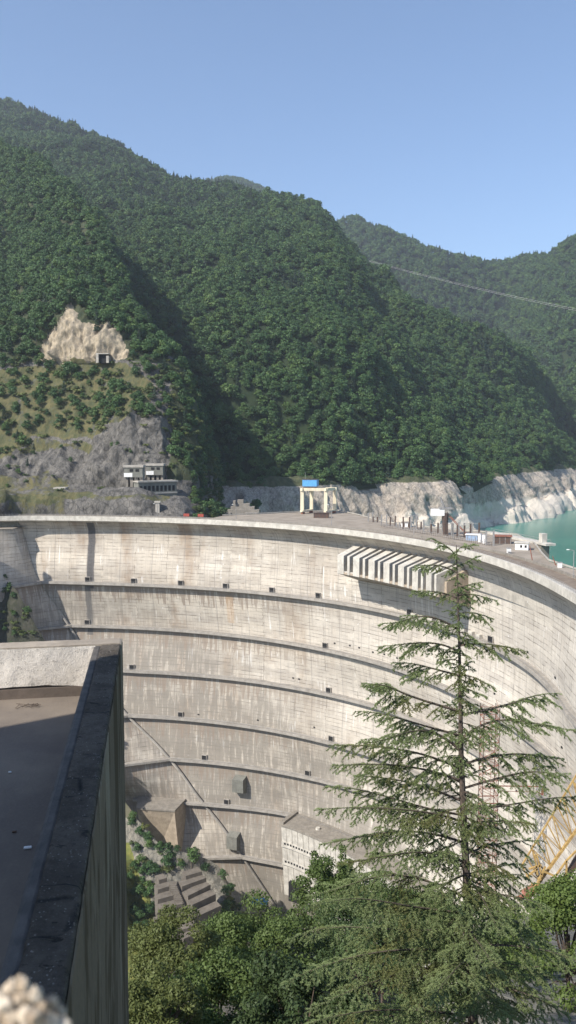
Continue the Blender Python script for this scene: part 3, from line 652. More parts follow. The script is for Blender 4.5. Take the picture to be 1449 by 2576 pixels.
def spurpt(u, v):
    """nearest hillside grid vertex to a picture position"""
    d = (up_ - u) ** 2 + (vp_ - v) ** 2; d[Gp[..., 1] > 900] += 1e4 * (v > 700); i = np.unravel_index(np.argmin(d), d.shape); return Gp[i]
protos = []
for nm, kd, sd, lb, ct, (u, v), s in [
    ('broadleaf_tree', 'round', 1, 'round dark green tree standing just above the yellowish landslide scar', 'tree', (235, 800), 6),
    ('broadleaf_tree', 'round', 2, 'bushy dark green tree on the left edge of the landslide scar', 'tree', (92, 870), 6.5),
    ('broadleaf_tree', 'round', 3, 'broad green tree on the grassy slope directly below the landslide scar', 'tree', (175, 955), 6),
    ('conifer_tree', 'conifer', 4, 'narrow dark conifer on the wooded spur crest right of the landslide scar', 'tree', (350, 885), 6),
    ('shrub', 'shrub', 5, 'low yellowish green shrub on the bare ledge above the grey crag', 'shrub', (345, 1040), 4)]:
    root, cr = proto_tree(nm, kd, sd, lb, ct, spurpt(u, v)); root.scale = (s,) * 3; protos.append((root, cr))
def scatter(G, dens, keep, zmin=-39, seed=0, extra_normal=True):
    g = np.random.default_rng(seed); a, b_, c = G[:-1, :-1], G[:-1, 1:], G[1:, :-1]
    A = np.linalg.norm(np.cross(b_ - a, c - a), axis=2)
    cen = (a + G[1:, 1:]) / 2; u, v = proj(cen); vis = (u > -160) & (u < 1600) & (cen[..., 2] > zmin)
    n = g.poisson(np.where(vis, A * dens, 0)); I = np.repeat(np.arange(n.size), n.ravel()); nr, ncol = n.shape
    i, j = I // ncol, I % ncol; s_, t = g.random(len(I))[:, None], g.random(len(I))[:, None]
    P = G[i, j] * (1 - s_) * (1 - t) + G[i, j + 1] * s_ * (1 - t) + G[i + 1, j] * (1 - s_) * t + G[i + 1, j + 1] * s_ * t
    k = keep(P) if keep is not None else np.ones(len(P), bool); return P[k]
def forest(name, P, sizes, idx, seed=0):
    g = np.random.default_rng(seed); me = bpy.data.meshes.new(name); me.vertices.add(len(P)); me.vertices.foreach_set('co', np.asarray(P, np.float32).ravel())
    for nm, ty, d in (('scl', 'FLOAT', sizes), ('rot', 'FLOAT', g.random(len(P)) * 6.28), ('idx', 'INT', idx)):
        me.attributes.new(nm, ty, 'POINT').data.foreach_set('value', np.asarray(d, np.float32 if ty == 'FLOAT' else np.int32))
    o = link(bpy.data.objects.new(name, me)); ng_ = bpy.data.node_groups.new(name + '_scatter', 'GeometryNodeTree')
    ng_.interface.new_socket('Geometry', in_out='INPUT', socket_type='NodeSocketGeometry'); ng_.interface.new_socket('Geometry', in_out='OUTPUT', socket_type='NodeSocketGeometry')
    nd_ = ng_.nodes; L_ = ng_.links.new; gi = nd_.new('NodeGroupInput'); go = nd_.new('NodeGroupOutput'); jn = nd_.new('GeometryNodeJoinGeometry')
    def na(nm, ty):
        x = nd_.new('GeometryNodeInputNamedAttribute'); x.data_type = ty; x.inputs[0].default_value = nm; return x.outputs[0]
    sc_a, ro, ix = na('scl', 'FLOAT'), na('rot', 'FLOAT'), na('idx', 'INT'); cx = nd_.new('ShaderNodeCombineXYZ'); L_(ro, cx.inputs[2])
    for i, (root, cr) in enumerate(protos):
        ip = nd_.new('GeometryNodeInstanceOnPoints'); oi = nd_.new('GeometryNodeObjectInfo'); oi.transform_space = 'ORIGINAL'; oi.inputs['Object'].default_value = cr; oi.inputs['As Instance'].default_value = True
        cm = nd_.new('FunctionNodeCompare'); cm.data_type = 'INT'; cm.operation = 'EQUAL'
        ins = [s_ for s_ in cm.inputs if s_.type == 'INT']; L_(ix, ins[0]); ins[1].default_value = i
        L_(gi.outputs[0], ip.inputs['Points']); L_(cm.outputs[0], ip.inputs['Selection']); L_(oi.outputs['Geometry'], ip.inputs['Instance'])
        L_(cx.outputs[0], ip.inputs['Rotation']); L_(sc_a, ip.inputs['Scale']); L_(ip.outputs[0], jn.inputs[0])
    L_(jn.outputs[0], go.inputs[0]); md = o.modifiers.new('scatter', 'NODES'); md.node_group = ng_
    tag(o, kind='stuff'); return o
g = np.random.default_rng(5)
def choose(n, pc, ps=0): 
    x = g.random(n); return np.where(x < pc, 3, np.where(x < pc + ps, 4, g.integers(0, 3, n)))
def thin(P):   # leave a few clearings and a pale gully line
    return fbm(P, 90, 3, 8) > -.8
P = scatter(Gm, 1 / 50., thin, -47, 1); n = len(P); far = np.clip(P[:, 1] / 1000, .9, 2.2)
cv = np.where(fbm(P, 160, 2, 6) + (P[:, 2] / 1400) > .45, .45, .06); ix = np.where(g.random(n) < cv, 3, g.integers(0, 3, n))
forest('mountain_forest', P - (0, 0, 1), (3.7 + 3.2 * g.random(n) ** 2) * (1 + .10 * far) * np.where(g.random(n) < .06, 1.35, 1), ix, 1)
P = scatter(Gf, 1 / 170., None, -30, 2); n = len(P); forest('far_forest', P, 8 + 5 * g.random(n), choose(n, .25), 2)
P = scatter(Gd, 1 / 160., None, -30, 3); n = len(P); forest('distant_forest', P, 7 + 3 * g.random(n), choose(n, .3), 3)
def keep_spur(P):
    u, v = proj(P); inr = inpoly(u, v, POLY_ROCK) & (P[:, 1] < 640) & ((u < 425) | (v > 1200)); sl_ = inpoly(u, v, POLY_SLIDE) & (P[:, 1] < 800); gr_ = inpoly(u, v, POLY_GRASS) & (P[:, 1] < 700)
    pl = (v > 1236) & (u < 480); r_ = g.random(len(P)); cl = fbm(P, 26, 3, 12)
    return ~pl & ~(sl_ & ((r_ > .05))) & ~(inr & (r_ > .10 + .25 * (cl > .25))) & ~(gr_ & ((cl < -.32) | (r_ > .9)))
P = scatter(Gp, 1 / 34., keep_spur, -60, 4); u, v = proj(P); n = len(P); low = (v > 905) & (P[:, 1] < 700)
ix = np.where(low & (g.random(n) < .45), 4, choose(n, .08)); s_ = np.where(low, 2.2 + 2.4 * g.random(n), 3.4 + 2.2 * g.random(n)); s_ = np.where(inpoly(u, v, POLY_ROCK) & (P[:, 1] < 640) & (u < 425), 1.4 + 1.2 * g.random(n), s_)
forest('hillside_wood', P - (0, 0, .6), s_, ix, 4)
# scrub on the shaded flank by the lower left of the dam
def keep_g(P):
    u, v = proj(P); return ~((u > 392) & (u < 560) & (v > 2195) & (v < 2420)) & ((fbm(P, 18, 3, 3) > -.15) | (u < 150)) & (u > 4) & ~((u < 330) & (v > 1990))
P = scatter(Gg, 1 / 20., keep_g, -400, 6); P = P[P[:, 1] > 330]; n = len(P); u, v = proj(P)
forest('gorge_scrub', P, np.where((u < 130), 1.6, 1.9) + 1.2 * g.random(n), np.where(g.random(n) < .5, 4, g.integers(0, 3, n)), 6)
# individual trees one can pick out
def trees_at(spec, pts_fn, group):
    for k_, (u, v, dpt_, s_, lab) in enumerate(spec):
        root = protos[k_ % 3][0]; p = pts_fn(u, v, dpt_); dup(root, p, g.random() * 6, s_, lab, group)
near = lambda G, U, V: (lambda u, v, d_: G[np.unravel_index(np.argmin((U - u) ** 2 + (V - v) ** 2), U.shape)])
trees_at([(422, 2182, 0, 4.2, 'rounded green tree in the sun below the wedge shaped concrete block, left of two'), (480, 2168, 0, 4.4, 'rounded green tree between the concrete block and the top of the terraces'),
          (372, 2115, 0, 3.2, 'small tree half in shade under the left corner of the concrete block'), (352, 2100, 0, 3.0, 'dark small tree beside the concrete corner of the near roof'),
          (520, 2190, 0, 3.0, 'small tree at the foot of the dam flank above the right terrace end'), (388, 2200, 0, 3.6, 'green tree left of the uppermost terrace')], near(Gg, ug, vg), 'trees below the concrete block')
for r_ in [x for x in COL.objects if x.name.startswith('broadleaf_tree') and x.get('group') == 'trees below the concrete block']: r_.location.z -= 2.0
SKY = [(378, 432, 16), (330, 393, 13), (345, 400, 12), (318, 388, 11), (425, 444, 11), (300, 378, 10), (462, 452, 10), (500, 466, 11), (1128, 655, 13), (1352, 640, 10)]
SL = ['tallest pointed conifer on the left skyline', 'pointed conifer on the skyline left of the tallest one', 'pointed conifer on the skyline just left of the tallest one', 'third pointed conifer on the skyline left of the tallest',
      'lone conifer on the skyline right of the tallest one', 'small conifer on the skyline at the top of the steep shoulder', 'small conifer on the skyline before the distant round peak', 'conifer on the skyline next to the distant round peak',
      'conifer sticking up in the saddle of the far hills', 'conifer on the far right hill skyline']
for (u, v, h), lb in zip(SKY, SL):
    y = np.interp(u, [q[0] for q in RG], [q[2] for q in RG]) - 25 if u < 900 else 2780
    p = ony(u, v + 8, y); dup(protos[3][0], p, g.random() * 6, h * y / F / 2.6 * 1.5, lb, 'conifers standing up on the skyline')

# ================================================================= CREST AND SHORE THINGS
CZ = -41.2
def C(u, v, z=CZ): return onz(u, v, z)
M['platform'] = simple('crest_platform_concrete', (.32, .275, .225), (.24, .205, .165), .12, .95)
pl = [C(560, 1297.5), C(640, 1294), C(740, 1289), C(850, 1285), C(905, 1297), C(965, 1314), C(1100, 1330), C(1200, 1338), C(1300, 1347), C(1345, 1369), C(1362, 1393), C(1379, 1411), C(1449, 1434), C(1600, 1490)]
thp = [pol(p)[0] for p in pl]; near_ = [pt(t, rcf(t) + 11.01, CZ) for t in thp]
V = []; n = len(pl)
for q in (pl, near_):
    for p in q: V.append((p[0], p[1], CZ))
for q in (pl, near_):
    for p in q: V.append((p[0], p[1], -75. if q is pl else -44.))
Fc = [(i, i + 1, n + i + 1, n + i) for i in range(n - 1)] + [(i, i + 1, 2*n + i + 1, 2*n + i) for i in range(n - 1)] + [(n + i, n + i + 1, 3*n + i + 1, 3*n + i) for i in range(n - 1)] + [(0, n, 3*n, 2*n), (n-1, 2*n-1, 4*n-1, 3*n-1)]
m = MB(); m.add(V, Fc); m.build('crest_platform', M['platform'], dam)
m = MB(); m.tube([(p[0], p[1], CZ + .5) for p in pl], .35, 4); m.build('platform_kerb', M['conc'], dam)
def frame_axes(p, q):
    d = np.array(q[:2]) - np.array(p[:2]); d /= np.linalg.norm(d); return d, np.array([-d[1], d[0]])
# gantry crane
b0 = C(755, 1293, CZ); ax = np.array([1, -.12]); ax /= np.linalg.norm(ax); ay = np.array([.28, 1.]); ay /= np.linalg.norm(ay)
gc = empty('gantry_crane', b0); tag(gc, 'tall cream gantry crane with a bright blue machine house on top of the dam crest', 'gantry crane')
Lx, Wy, H = 15.5, 10.0, 14.0
def gp(a, b_, z): q = b0[:2] + ax * a + ay * b_; return np.array([q[0], q[1], CZ + z])
for a in (1.3, Lx):
    for b_ in (0, Wy):
        aa = a if b_ == 0 else a + 3.2
        m = MB(); m.obox(gp(aa, b_, 0), ax, ay, 1.0, .8, CZ + 2.2, CZ + H); m.build('leg', M['cream'], gc)
for a in (1.3, Lx):
    m = MB(); q0, q1 = gp(a, -.8, 0), gp(a + 3.2, Wy + .8, 0); d, e_ = frame_axes(q0, q1); c = (q0 + q1) / 2; hl = np.linalg.norm(q1 - q0) / 2
    m.obox(c, d, e_, hl + 1, .8, CZ + 1.3, CZ + 2.2); m.build('sill_beam', M['cream'], gc)
    m = MB(); m.obox(c, d, e_, hl + .8, .7, CZ + H, CZ + H + 1.6); m.build('end_beam', M['cream'], gc)
    for f_ in (-.8, .8):
        m = MB(); q = c + np.array([*(d * hl * f_), 0]); m.obox(q, d, e_, 1.5, .5, CZ + .05, CZ + 1.3); m.build('bogie', M['rust'], gc)
for b_ in (0, Wy):
    o_ = 0 if b_ == 0 else 3.2
    m = MB(); m.obox(gp((Lx + 1.3) / 2 + o_, b_, 0), ax, ay, (Lx + 1) / 2, .8, CZ + H + .004, CZ + H + 1.7); m.build('girder', M['cream'], gc)
for b_ in (-.7, Wy + .7):
    mr = MB(); o_ = 0 if b_ < 0 else 3.2
    for a in np.linspace(.5, Lx + 1, 9): mr.bar(gp(a + o_, b_, H + 1.7), gp(a + o_, b_, H + 2.8), .07)
    mr.bar(gp(.5 + o_, b_, H + 2.8), gp(Lx + 1 + o_, b_, H + 2.8), .07)
    mr.build('railing', M['steel'], gc)
m = MB(); c = gp(5.4, 3.5, 0); m.obox(c, ax, ay, 4.3, 2.6, CZ + H + 2.5, CZ + H + 6.6); cb = m.build('machine_house', M['blue'], gc)
m = MB(); m.obox(c, ax, ay, 4.5, 2.8, CZ + H + 6.6, CZ + H + 6.9); h = m.build('roof', M['dsteel'], gc); h.parent = cb
m = MB(); m.obox(c, ax, ay, 3.8, 2.2, CZ + H + 1.7, CZ + H + 2.5); m.build('trolley', M['dsteel'], gc)
m = MB(); q = gp(2.2, 3.5, 0); m.bar((q[0], q[1], CZ + H + 6.9), (q[0], q[1], CZ + H + 11), .1); m.build('mast', M['steel'], gc)
# things helper: boxes with parts standing on the crest
def boxthing(name, label, cat, u, v, w_, d_, h, mat, z=CZ, ang=0, roof=None, extra=None, group=None):
    p = onz(u, v, z); root = empty(name, p + (0, 0, 0)); tag(root, label, cat, group)
    a = np.array([cos(ang), sin(ang)]); b_ = np.array([-sin(ang), cos(ang)]); c = p[:2] + b_ * d_ / 2
    m = MB(); m.obox(c, a, b_, w_ / 2, d_ / 2, z + .02, z + h); m.build('body', mat, root)
    if roof: m = MB(); m.obox(c, a, b_, w_ / 2 + .35, d_ / 2 + .35, z + h, z + h + .35); m.build('roof', roof, root)
    if extra: extra(root, c, a, b_)
    return root
def doors(mat, xs, w_, h0, h1, wid, name, hd, z=CZ):
    def f(root, c, a, b_):
        for x_ in xs: m = MB(); q = c - b_ * (hd / 2 + .03) + a * x_; m.obox(q, a, b_, wid / 2, .04, z + h0, z + h1); m.build(name, mat, root)
    return f
boxthing('storage_container', 'dark brown container lying under the gantry crane', 'container', 808, 1303, 8.6, 3, 2.6, M['dsteel'], ang=-.1, roof=M['dsteel'], extra=doors(M['rust'], (-3, -1, 1, 3), 1, .2, 2.4, .12, 'rib', 3))
boxthing('switchgear_hut', 'low cream hut between the steel posts of the switchyard', 'hut', 1022, 1326, 5.0, 3, 2.2, M['white'], ang=-.3, roof=M['concd'], extra=doors(M['dsteel'], (-1.2, 1.2), 1, .1, 1.9, .8, 'door', 3))
boxthing('blue_container', 'pale blue container at the right end of the switchyard posts', 'container', 1186, 1360, 4.8, 3, 2.4, M['lblue'], ang=-.35, roof=M['white'], extra=doors(M['steel'], (-1.6, 0, 1.6), 1, .1, 2.2, .1, 'rib', 3))
for k_, (u, v) in enumerate([(1207, 1364), (1218, 1367)]):
    p = C(u, v); root = empty('storage_tank', p); tag(root, ['upright white tank next to the blue container', 'upright white tank nearer the dark shed'][k_], 'tank', 'white tanks on the crest')
    m = MB(); m.bar(p, p + (0, 0, 3.6), .85, 12); m.build('drum', M['white'], root); m = MB(); m.bar(p + (0, 0, 3.6), p + (0, 0, 4.0), .9, 12, .4); m.build('lid', M['steel'], root)
boxthing('open_shed', 'dark open sided shed beside the jetty', 'shed', 1264, 1368, 7.2, 5, 3.0, M['dsteel'], ang=-.25, roof=M['rust'], extra=doors(M['steel'], (-3.3, -1.1, 1.1, 3.3), 1, 0, 3, .2, 'post', 5))
boxthing('guard_house', 'small white guard house with a flat roof and two windows on the crest', 'guard house', 1312, 1384, 5.0, 4, 2.7, M['white'], ang=-.35, roof=M['concl'], extra=doors(M['dark'], (-.2, 1.5), 1, 1.0, 2.0, .8, 'window', 4))
boxthing('site_cabin', 'long white cabin on the grass shelf left of the intake towers', 'cabin', 258, 1253, 7.2, 2.6, 2.4, M['white'], z=-31.8, roof=M['white'], extra=doors(M['dsteel'], (-.1,), 1, .1, 2, .25, 'door', 2.6, -31.8))
# derrick with white cab
p = C(1119, 1346); dk = empty('derrick_crane', p); tag(dk, 'derrick crane with a white cab on a dark mast behind the crest posts', 'derrick')
m = MB(); m.bar(p, p + (0, 0, 5), .9, 8, 1.2).bar(p + (0, 0, 5), p + (0, 0, 10), 1.3, 8, 1.6); m.build('mast', M['dsteel'], dk)
m = MB(); m.box(p[0] - 6.4, p[0] - .6, p[1] - 1.6, p[1] + 1.6, p[2] + 9.0, p[2] + 12.0); m.build('cab', M['white'], dk)
m = MB(); m.box(p[0] - 2.8, p[0] + 3, p[1] - 1.8, p[1] + 1.8, p[2] + 12.0, p[2] + 12.7); m.bar(p + (2.4, 0, 12.5), p + (2.4, 0, 14.5), .1).bar(p + (-2.2, -1.5, 12.5), p + (-2.2, -1.5, 14), .1).bar(p + (-2.2, -1.5, 14), p + (2.4, -1.5, 14), .1); m.build('deck', M['steel'], dk)
m = MB(); m.bar(p + (-.6, 0, 12.5), p + (-2.4, 0, 17.5), .55, 6, .45); m.build('boom_stub', M['steel'], dk)
m = MB(); m.bar(p + (1, 0, 9.5), p + (10.0, -2, 0), .28).bar(p + (1, 1, 10.5), p + (10.6, 0, .1), .2); m.build('stay', M['rust'], dk)
# switchyard posts: portal frames, each a thing
SW = [(966, 1322, 5.6, 1.3), (988, 1324, 5.0, 1.2), (1001, 1327, 2.6, .8), (1022, 1331, 6.0, 1.5), (1040, 1333, 7.4, 1.3), (1054, 1330, 3.5, 1), (1074, 1338, 5.8, 1.5), (1093, 1342, 4.8, 1.5), (1108, 1339, 4.0, .9), (1132, 1349, 5.8, 1.2), (1145, 1350, 6.4, 1.5), (1159, 1352, 5.4, 1.5), (1177, 1350, 6.2, 1.6), (1194, 1352, 6.4, 1.8), (1232, 1372, 6.2, 1.4), (932, 1312, 4.8, 1.2), (944, 1314, 3.0, 1.1)]
PL = {}
for k_, (u, v, h, wd) in enumerate(sorted(SW)):
    p = C(u, v); root = empty('switchyard_gantry', p)
    side = ['first', 'second', 'third', 'fourth', 'fifth', 'sixth', 'seventh', 'eighth', 'ninth', 'tenth', 'eleventh', 'twelfth', 'thirteenth', 'fourteenth', 'fifteenth', 'sixteenth', 'seventeenth'][k_]
    tag(root, f'{"tall" if h > 5.5 else "short"} grey steel post frame, {side} from the left in the row behind the crest road', 'steel frame', 'steel post frames along the crest')
    for s_ in (-1, 1): m = MB(); q = p + (s_ * wd, -s_ * .3 * wd, 0); m.box(q[0] - .32, q[0] + .32, q[1] - .3, q[1] + .3, CZ + .01, CZ + h + .3 * s_ * (k_ % 3 == 0)); m.build('post', M['dsteel'] if k_ % 2 else M['steel'], root)
    m = MB()
    for hh in (.55, .97): m.bar(p + (-wd, .3 * wd, h * hh), p + (wd, -.3 * wd, h * hh), .1)
    m.build('cross_bar', M['steel'], root)
# clutter fence of slim posts
p0_, p1_ = C(960, 1325), C(1236, 1374); fr = empty('switchyard_fence', (p0_ + p1_) / 2); tag(fr, 'grey post and rail fence running along the foot of the switchyard frames', 'fence')
m = MB()
for t in np.linspace(0, 1, 60): q = p0_ * (1 - t) + p1_ * t; m.bar(q, q + (0, 0, 1.6 + .9 * (int(t * 59) % 4 == 0)), .08)
m.build('fence_posts', M['dsteel'], fr)['kind'] = 'stuff'
m = MB(); [m.bar(p0_ + (0, 0, h), p1_ + (0, 0, h), .08) for h in (.8, 1.5)]; m.build('rail', M['steel'], fr)
# lamp posts
for u, v, h, lb in [(396, 1296, 6.5, 'lamp post on the left part of the crest near the intake building'), (594, 1309, 8.5, 'lamp post on the crest in front of the concrete blocks'), (834, 1322, 10.5, 'lamp post standing just right of the gantry crane'),
                    (1041, 1346, 9.0, 'lamp post on the crest road before the switchyard frames'), (1140, 1358, 7.0, 'lamp post right of the derrick above the cedar tip'), (1442, 1454, 8.6, 'lamp post at the right edge of the crest against the turquoise water')]:
    p = C(u, v); root = empty('lamp_post', p); tag(root, lb, 'lamp post', 'lamp posts on the dam crest')
    m = MB(); m.bar(p, p + (0, 0, h), .17, 6, .11); m.build('pole', M['steel'], root)
    m = MB(); m.bar(p + (0, 0, h), p + (-1.6, 0, h + .3), .09, 5); m.build('arm', M['steel'], root)
    m = MB(); m.box(p[0] - 2.3, p[0] - 1.5, p[1] - .2, p[1] + .2, p[2] + h + .2, p[2] + h + .42); m.build('lamp_head', M['white'], root)
for k_, (u, v) in enumerate([(470, 1299), (506, 1300)]):
    p = C(u, v, -41.3); root = empty('road_barrier', p); tag(root, ['red and dark barrier on the crest road, left one of two', 'red and dark barrier on the crest road, right one of two'][k_], 'barrier', 'red barriers on the crest road')
    m = MB(); m.box(p[0] - 1.9, p[0] + 1.4, p[1] - .4, p[1] + .4, CZ - .1, CZ + 1.5); m.build('panel', M['red'], root)
    m = MB(); m.box(p[0] + 1.4, p[0] + 3.4, p[1] - .4, p[1] + .4, CZ - .1, CZ + 1.2); m.build('base', M['dark'], root)
# jetty over the water
A_, B_ = onz(1236, 1336, -40), onz(1386, 1366, -40); d, e_ = frame_axes(A_, B_); jt = empty('jetty', (A_ + B_) / 2); tag(jt, 'pale concrete jetty reaching from the crest out over the turquoise water', 'jetty')
c = (A_ + B_) / 2; hl = np.linalg.norm(B_ - A_) / 2
m = MB(); m.obox(c, d, e_, hl, 2.4, -41.2, -40.3); m.build('deck', M['concl'], jt)
m = MB(); [m.bar(A_ + (B_ - A_) * t + (0, 0, .0), A_ + (B_ - A_) * t + (0, 0, 1.2), .07) for t in np.linspace(0, 1, 16)]; m.bar(A_ + (0, 0, 1.2), B_ + (0, 0, 1.2), .09); m.build('railing', M['steel'], jt)
q = B_ - (B_ - A_) * .12; m = MB(); m.obox(q, d, e_, 1.2, 1.2, -40.3, -36.6); m.build('gate_post', M['concl'], jt)
m = MB(); q = B_ - (B_ - A_) * .2; m.obox(q, d, e_, 5.5, 2.0, -49, -41.2); m.build('pier_head', M['concd'], jt)
m = MB(); q = B_ - (B_ - A_) * .28; m.obox(q, d, e_, 2.5, 1.6, -95, -49); m.build('pier', M['concd'], jt)
q = C(1397, 1420); m = MB()
for k_, (u, v, h, lb) in enumerate([(1398, 1422, 3.2, 'leaning rusty post at the upstream edge of the crest'), (1340, 1415, 6.0, 'tall slanting rusty post in the middle of the crest right of the cedar tip')]):
    p = C(u, v); o = MB().bar(p, p + (-1.2, 0, h), .2, 6, .14).bar(p + (-.1, 0, .1), p + (1.8, 0, .1), .12).build('leaning_post', M['rust']); tag(o, lb, 'post', 'rusty posts on the crest')
for k_, (u, v, s_, lb) in enumerate([(1280, 1392, 1.5, 'pale concrete bollard near the guard house'), (1408, 1428, 1.3, 'pale box on the upstream kerb at right'), (1282, 1398, 1.0, 'grey box beside the pale bollard near the guard house')]):
    p = C(u, v); root = empty('utility_box', p); tag(root, lb, 'box'); m = MB(); m.box(p[0] - s_ * .5, p[0] + s_ * .5, p[1] - .5, p[1] + .5, CZ, CZ + s_ * 1.3); m.build('body', M['white'] if k_ < 2 else M['steel'], root)
    m = MB(); m.box(p[0] - s_ * .6, p[0] + s_ * .6, p[1] - .6, p[1] + .6, CZ + s_ * 1.3, CZ + s_ * 1.3 + .2); m.build('lid', M['steel'], root)
# concrete blocks in shade behind the crest
wr = empty('broken_concrete_steps', C(600, 1290)); tag(wr, 'stepped pale concrete structure half in shade behind the crest, left of the gantry crane', 'concrete steps')
for (u0, u1, v0, v1, y) in [(572, 652, 1283, 1302, 520), (580, 640, 1275, 1283, 523), (588, 628, 1267, 1275, 526), (597, 612, 1258, 1267, 528), (586, 592, 1260, 1276, 524), (616, 650, 1290, 1300, 514), (560, 580, 1290, 1302, 516)]:
    a_, b_ = ony(u0, v0, y), ony(u1, v1, y); m = MB(); m.box(a_[0], b_[0], y, y + 7, b_[2], a_[2]); m.build('step_block', M['concd'], wr)  # darker concrete carries the shade behind the crest in its colour
# intake towers and hall on the left bank
IZ = -32.
def tower(uc, vb, y, wpx, vt, label, lower=True):
    s_ = y / F; x0 = (uc - wpx / 2 - 724.5) * s_; x1 = (uc + wpx / 2 - 724.5) * s_; zb = ony(uc, vb, y)[2]; zt = ony(uc, vt, y)[2]; root = empty('intake_tower', ((x0 + x1) / 2, y, zb)); tag(root, label, 'tower', 'concrete intake towers')
    hb = (zt - zb); W_ = x1 - x0
    m = MB(); m.box(x0, x1, y - 3.2, y + 5, zt - hb * .38, zt - hb * .06); m.build('head_house', M['gate'], root)  # shade on the towers is put into this darker concrete colour
    m = MB(); m.box(x0 - .5, x1 + .5, y - 3.7, y + 5.5, zt - hb * .06, zt + .2); m.build('roof', M['conc'], root)
    m = MB(); m.box(x0 - .1, x0 + W_ * .45, y - 3.35, y - 3.2, zt - hb * .37, zt - hb * .24); m.build('pale_panel', M['white'], root)
    for f_ in (.12, .38, .66, .92): m = MB(); m.box(x0 + W_ * f_ - .75, x0 + W_ * f_ + .75, y - 2, y + 4, zb - 1, zt - hb * .38); m.build('column', M['concd'], root)
    for f_ in (.3, .62): m = MB(); m.box(x0 + W_ * f_, x0 + W_ * (f_ + .2), y - 3.3, y - 3.2, zt - hb * .2, zt - hb * .11); m.build('window', M['dark'], root)
tower(338, 1248, 500, 46, 1171, 'left concrete intake tower standing on columns before the grey crag'); tower(391, 1240, 518, 42, 1167, 'right concrete intake tower, set behind the columned hall')
s_ = 498 / F; hall = empty('intake_hall', ony(398, 1262, 498)); tag(hall, 'dark concrete hall with a row of openings below the intake towers', 'building')
p0_ = ony(349, 1262, 492); p1_ = ony(445, 1262, 506); d, e_ = frame_axes(p0_, p1_); c = (p0_ + p1_) / 2; hl = np.linalg.norm((p1_ - p0_)[:2]) / 2; zt = ony(349, 1214, 492)[2]; zb = p0_[2] - 4
m = MB(); m.obox(c[:2] + e_ * 4, d, e_, hl, 4, zb, zt); m.build('wall', M['gate'], hall)  # hall darkened the same way, shade put into its colour
m = MB(); m.obox(c[:2] + e_ * 4, d, e_, hl + .6, 4.8, zt, zt + .9); m.build('roof', M['conc'], hall)
for k_ in range(9):
    q = c[:2] + d * (-hl + 1.6 + k_ * (2 * hl - 3) / 8.3); m = MB(); m.obox(q - e_ * .06, d, e_, .8, .08, zt - 5.6, zt - 2.2); m.build('opening', M['dark'], hall)
m = MB(); m.obox(c[:2] - e_ * .2, d, e_, hl + .2, .35, zt - 7.2, zt - 6.4); m.build('ledge', M['conc'], hall)
s_ = ony(397, 1296, 478); m = MB(); m.box(s_[0] - 1.2, s_[0] + 1.2, 477, 480, s_[2], s_[2] + 7.5); m.box(s_[0] - 1.8, s_[0] + 1.8, 476.6, 480.4, s_[2] + 7.5, s_[2] + 8.4); tag(m.build('gate_pillar', M['conc']), 'square concrete pillar rising behind the crest below the columned hall', 'pillar')
p = ony(151, 1251, 505); tp = empty('tunnel_portal', p); tag(tp, 'small arched concrete tunnel portal at the cliff foot on the left bank', 'portal')
m = MB(); m.box(p[0] - 3.6, p[0] - 1.8, 504, 512, p[2], p[2] + 5).box(p[0] + 1.8, p[0] + 3.6, 504, 512, p[2], p[2] + 5).box(p[0] - 3.8, p[0] + 3.8, 503.5, 512, p[2] + 5, p[2] + 6.2); m.build('frame', M['conc'], tp)
m = MB(); m.box(p[0] - 1.8, p[0] + 1.8, 506, 511, p[2], p[2] + 5); m.build('opening', M['dark'], tp)
p = spurpt(262, 908); hp_ = empty('hillside_bunker', p); tag(hp_, 'grey concrete box with a dark opening at the foot of the landslide scar', 'bunker')
m = MB(); m.box(p[0] - 5, p[0] - 3.2, p[1] - 4, p[1] + 4, p[2] - 2, p[2] + 4.2).box(p[0] + 2.4, p[0] + 4.2, p[1] - 4, p[1] + 4, p[2] - 2, p[2] + 3).box(p[0] - 5, p[0] + 4.2, p[1] - 4, p[1] + 4, p[2] + 4.2, p[2] + 4.9); m.build('wall', M['conc'], hp_)
m = MB(); m.box(p[0] - 3.2, p[0] + 2.4, p[1] - 2, p[1] + 3, p[2] - 2, p[2] + 4.2); m.build('opening', M['dark'], hp_)
rw = MB(); a_, b_ = ony(-40, 1268, 470), ony(52, 1262, 482); rw.bar(a_ - (0, 0, 2), b_ - (0, 0, 2), 1.3); tag(rw.build('retaining_wall', M['concd']), 'low dark retaining wall along the grass shelf left of the crest', 'wall')
# power line
cb = empty('power_line', ony(1170, 720, 1150)); tag(cb, 'pair of pale overhead cables slung across the far valley', 'cable')
for o_ in (0, 7):
    m = MB(); P = []
    for t in np.linspace(-.02, 1.3, 30):
        u = 900 + 549 * t; v = 647 + 130 * t + 22 * t * (1 - t) + o_ * (.35 + .25 * t); P.append(ony(u, v, 1540 - 540 * t))
    m.tube(P, .085, 4); m.build('cable', M['white'], cb)

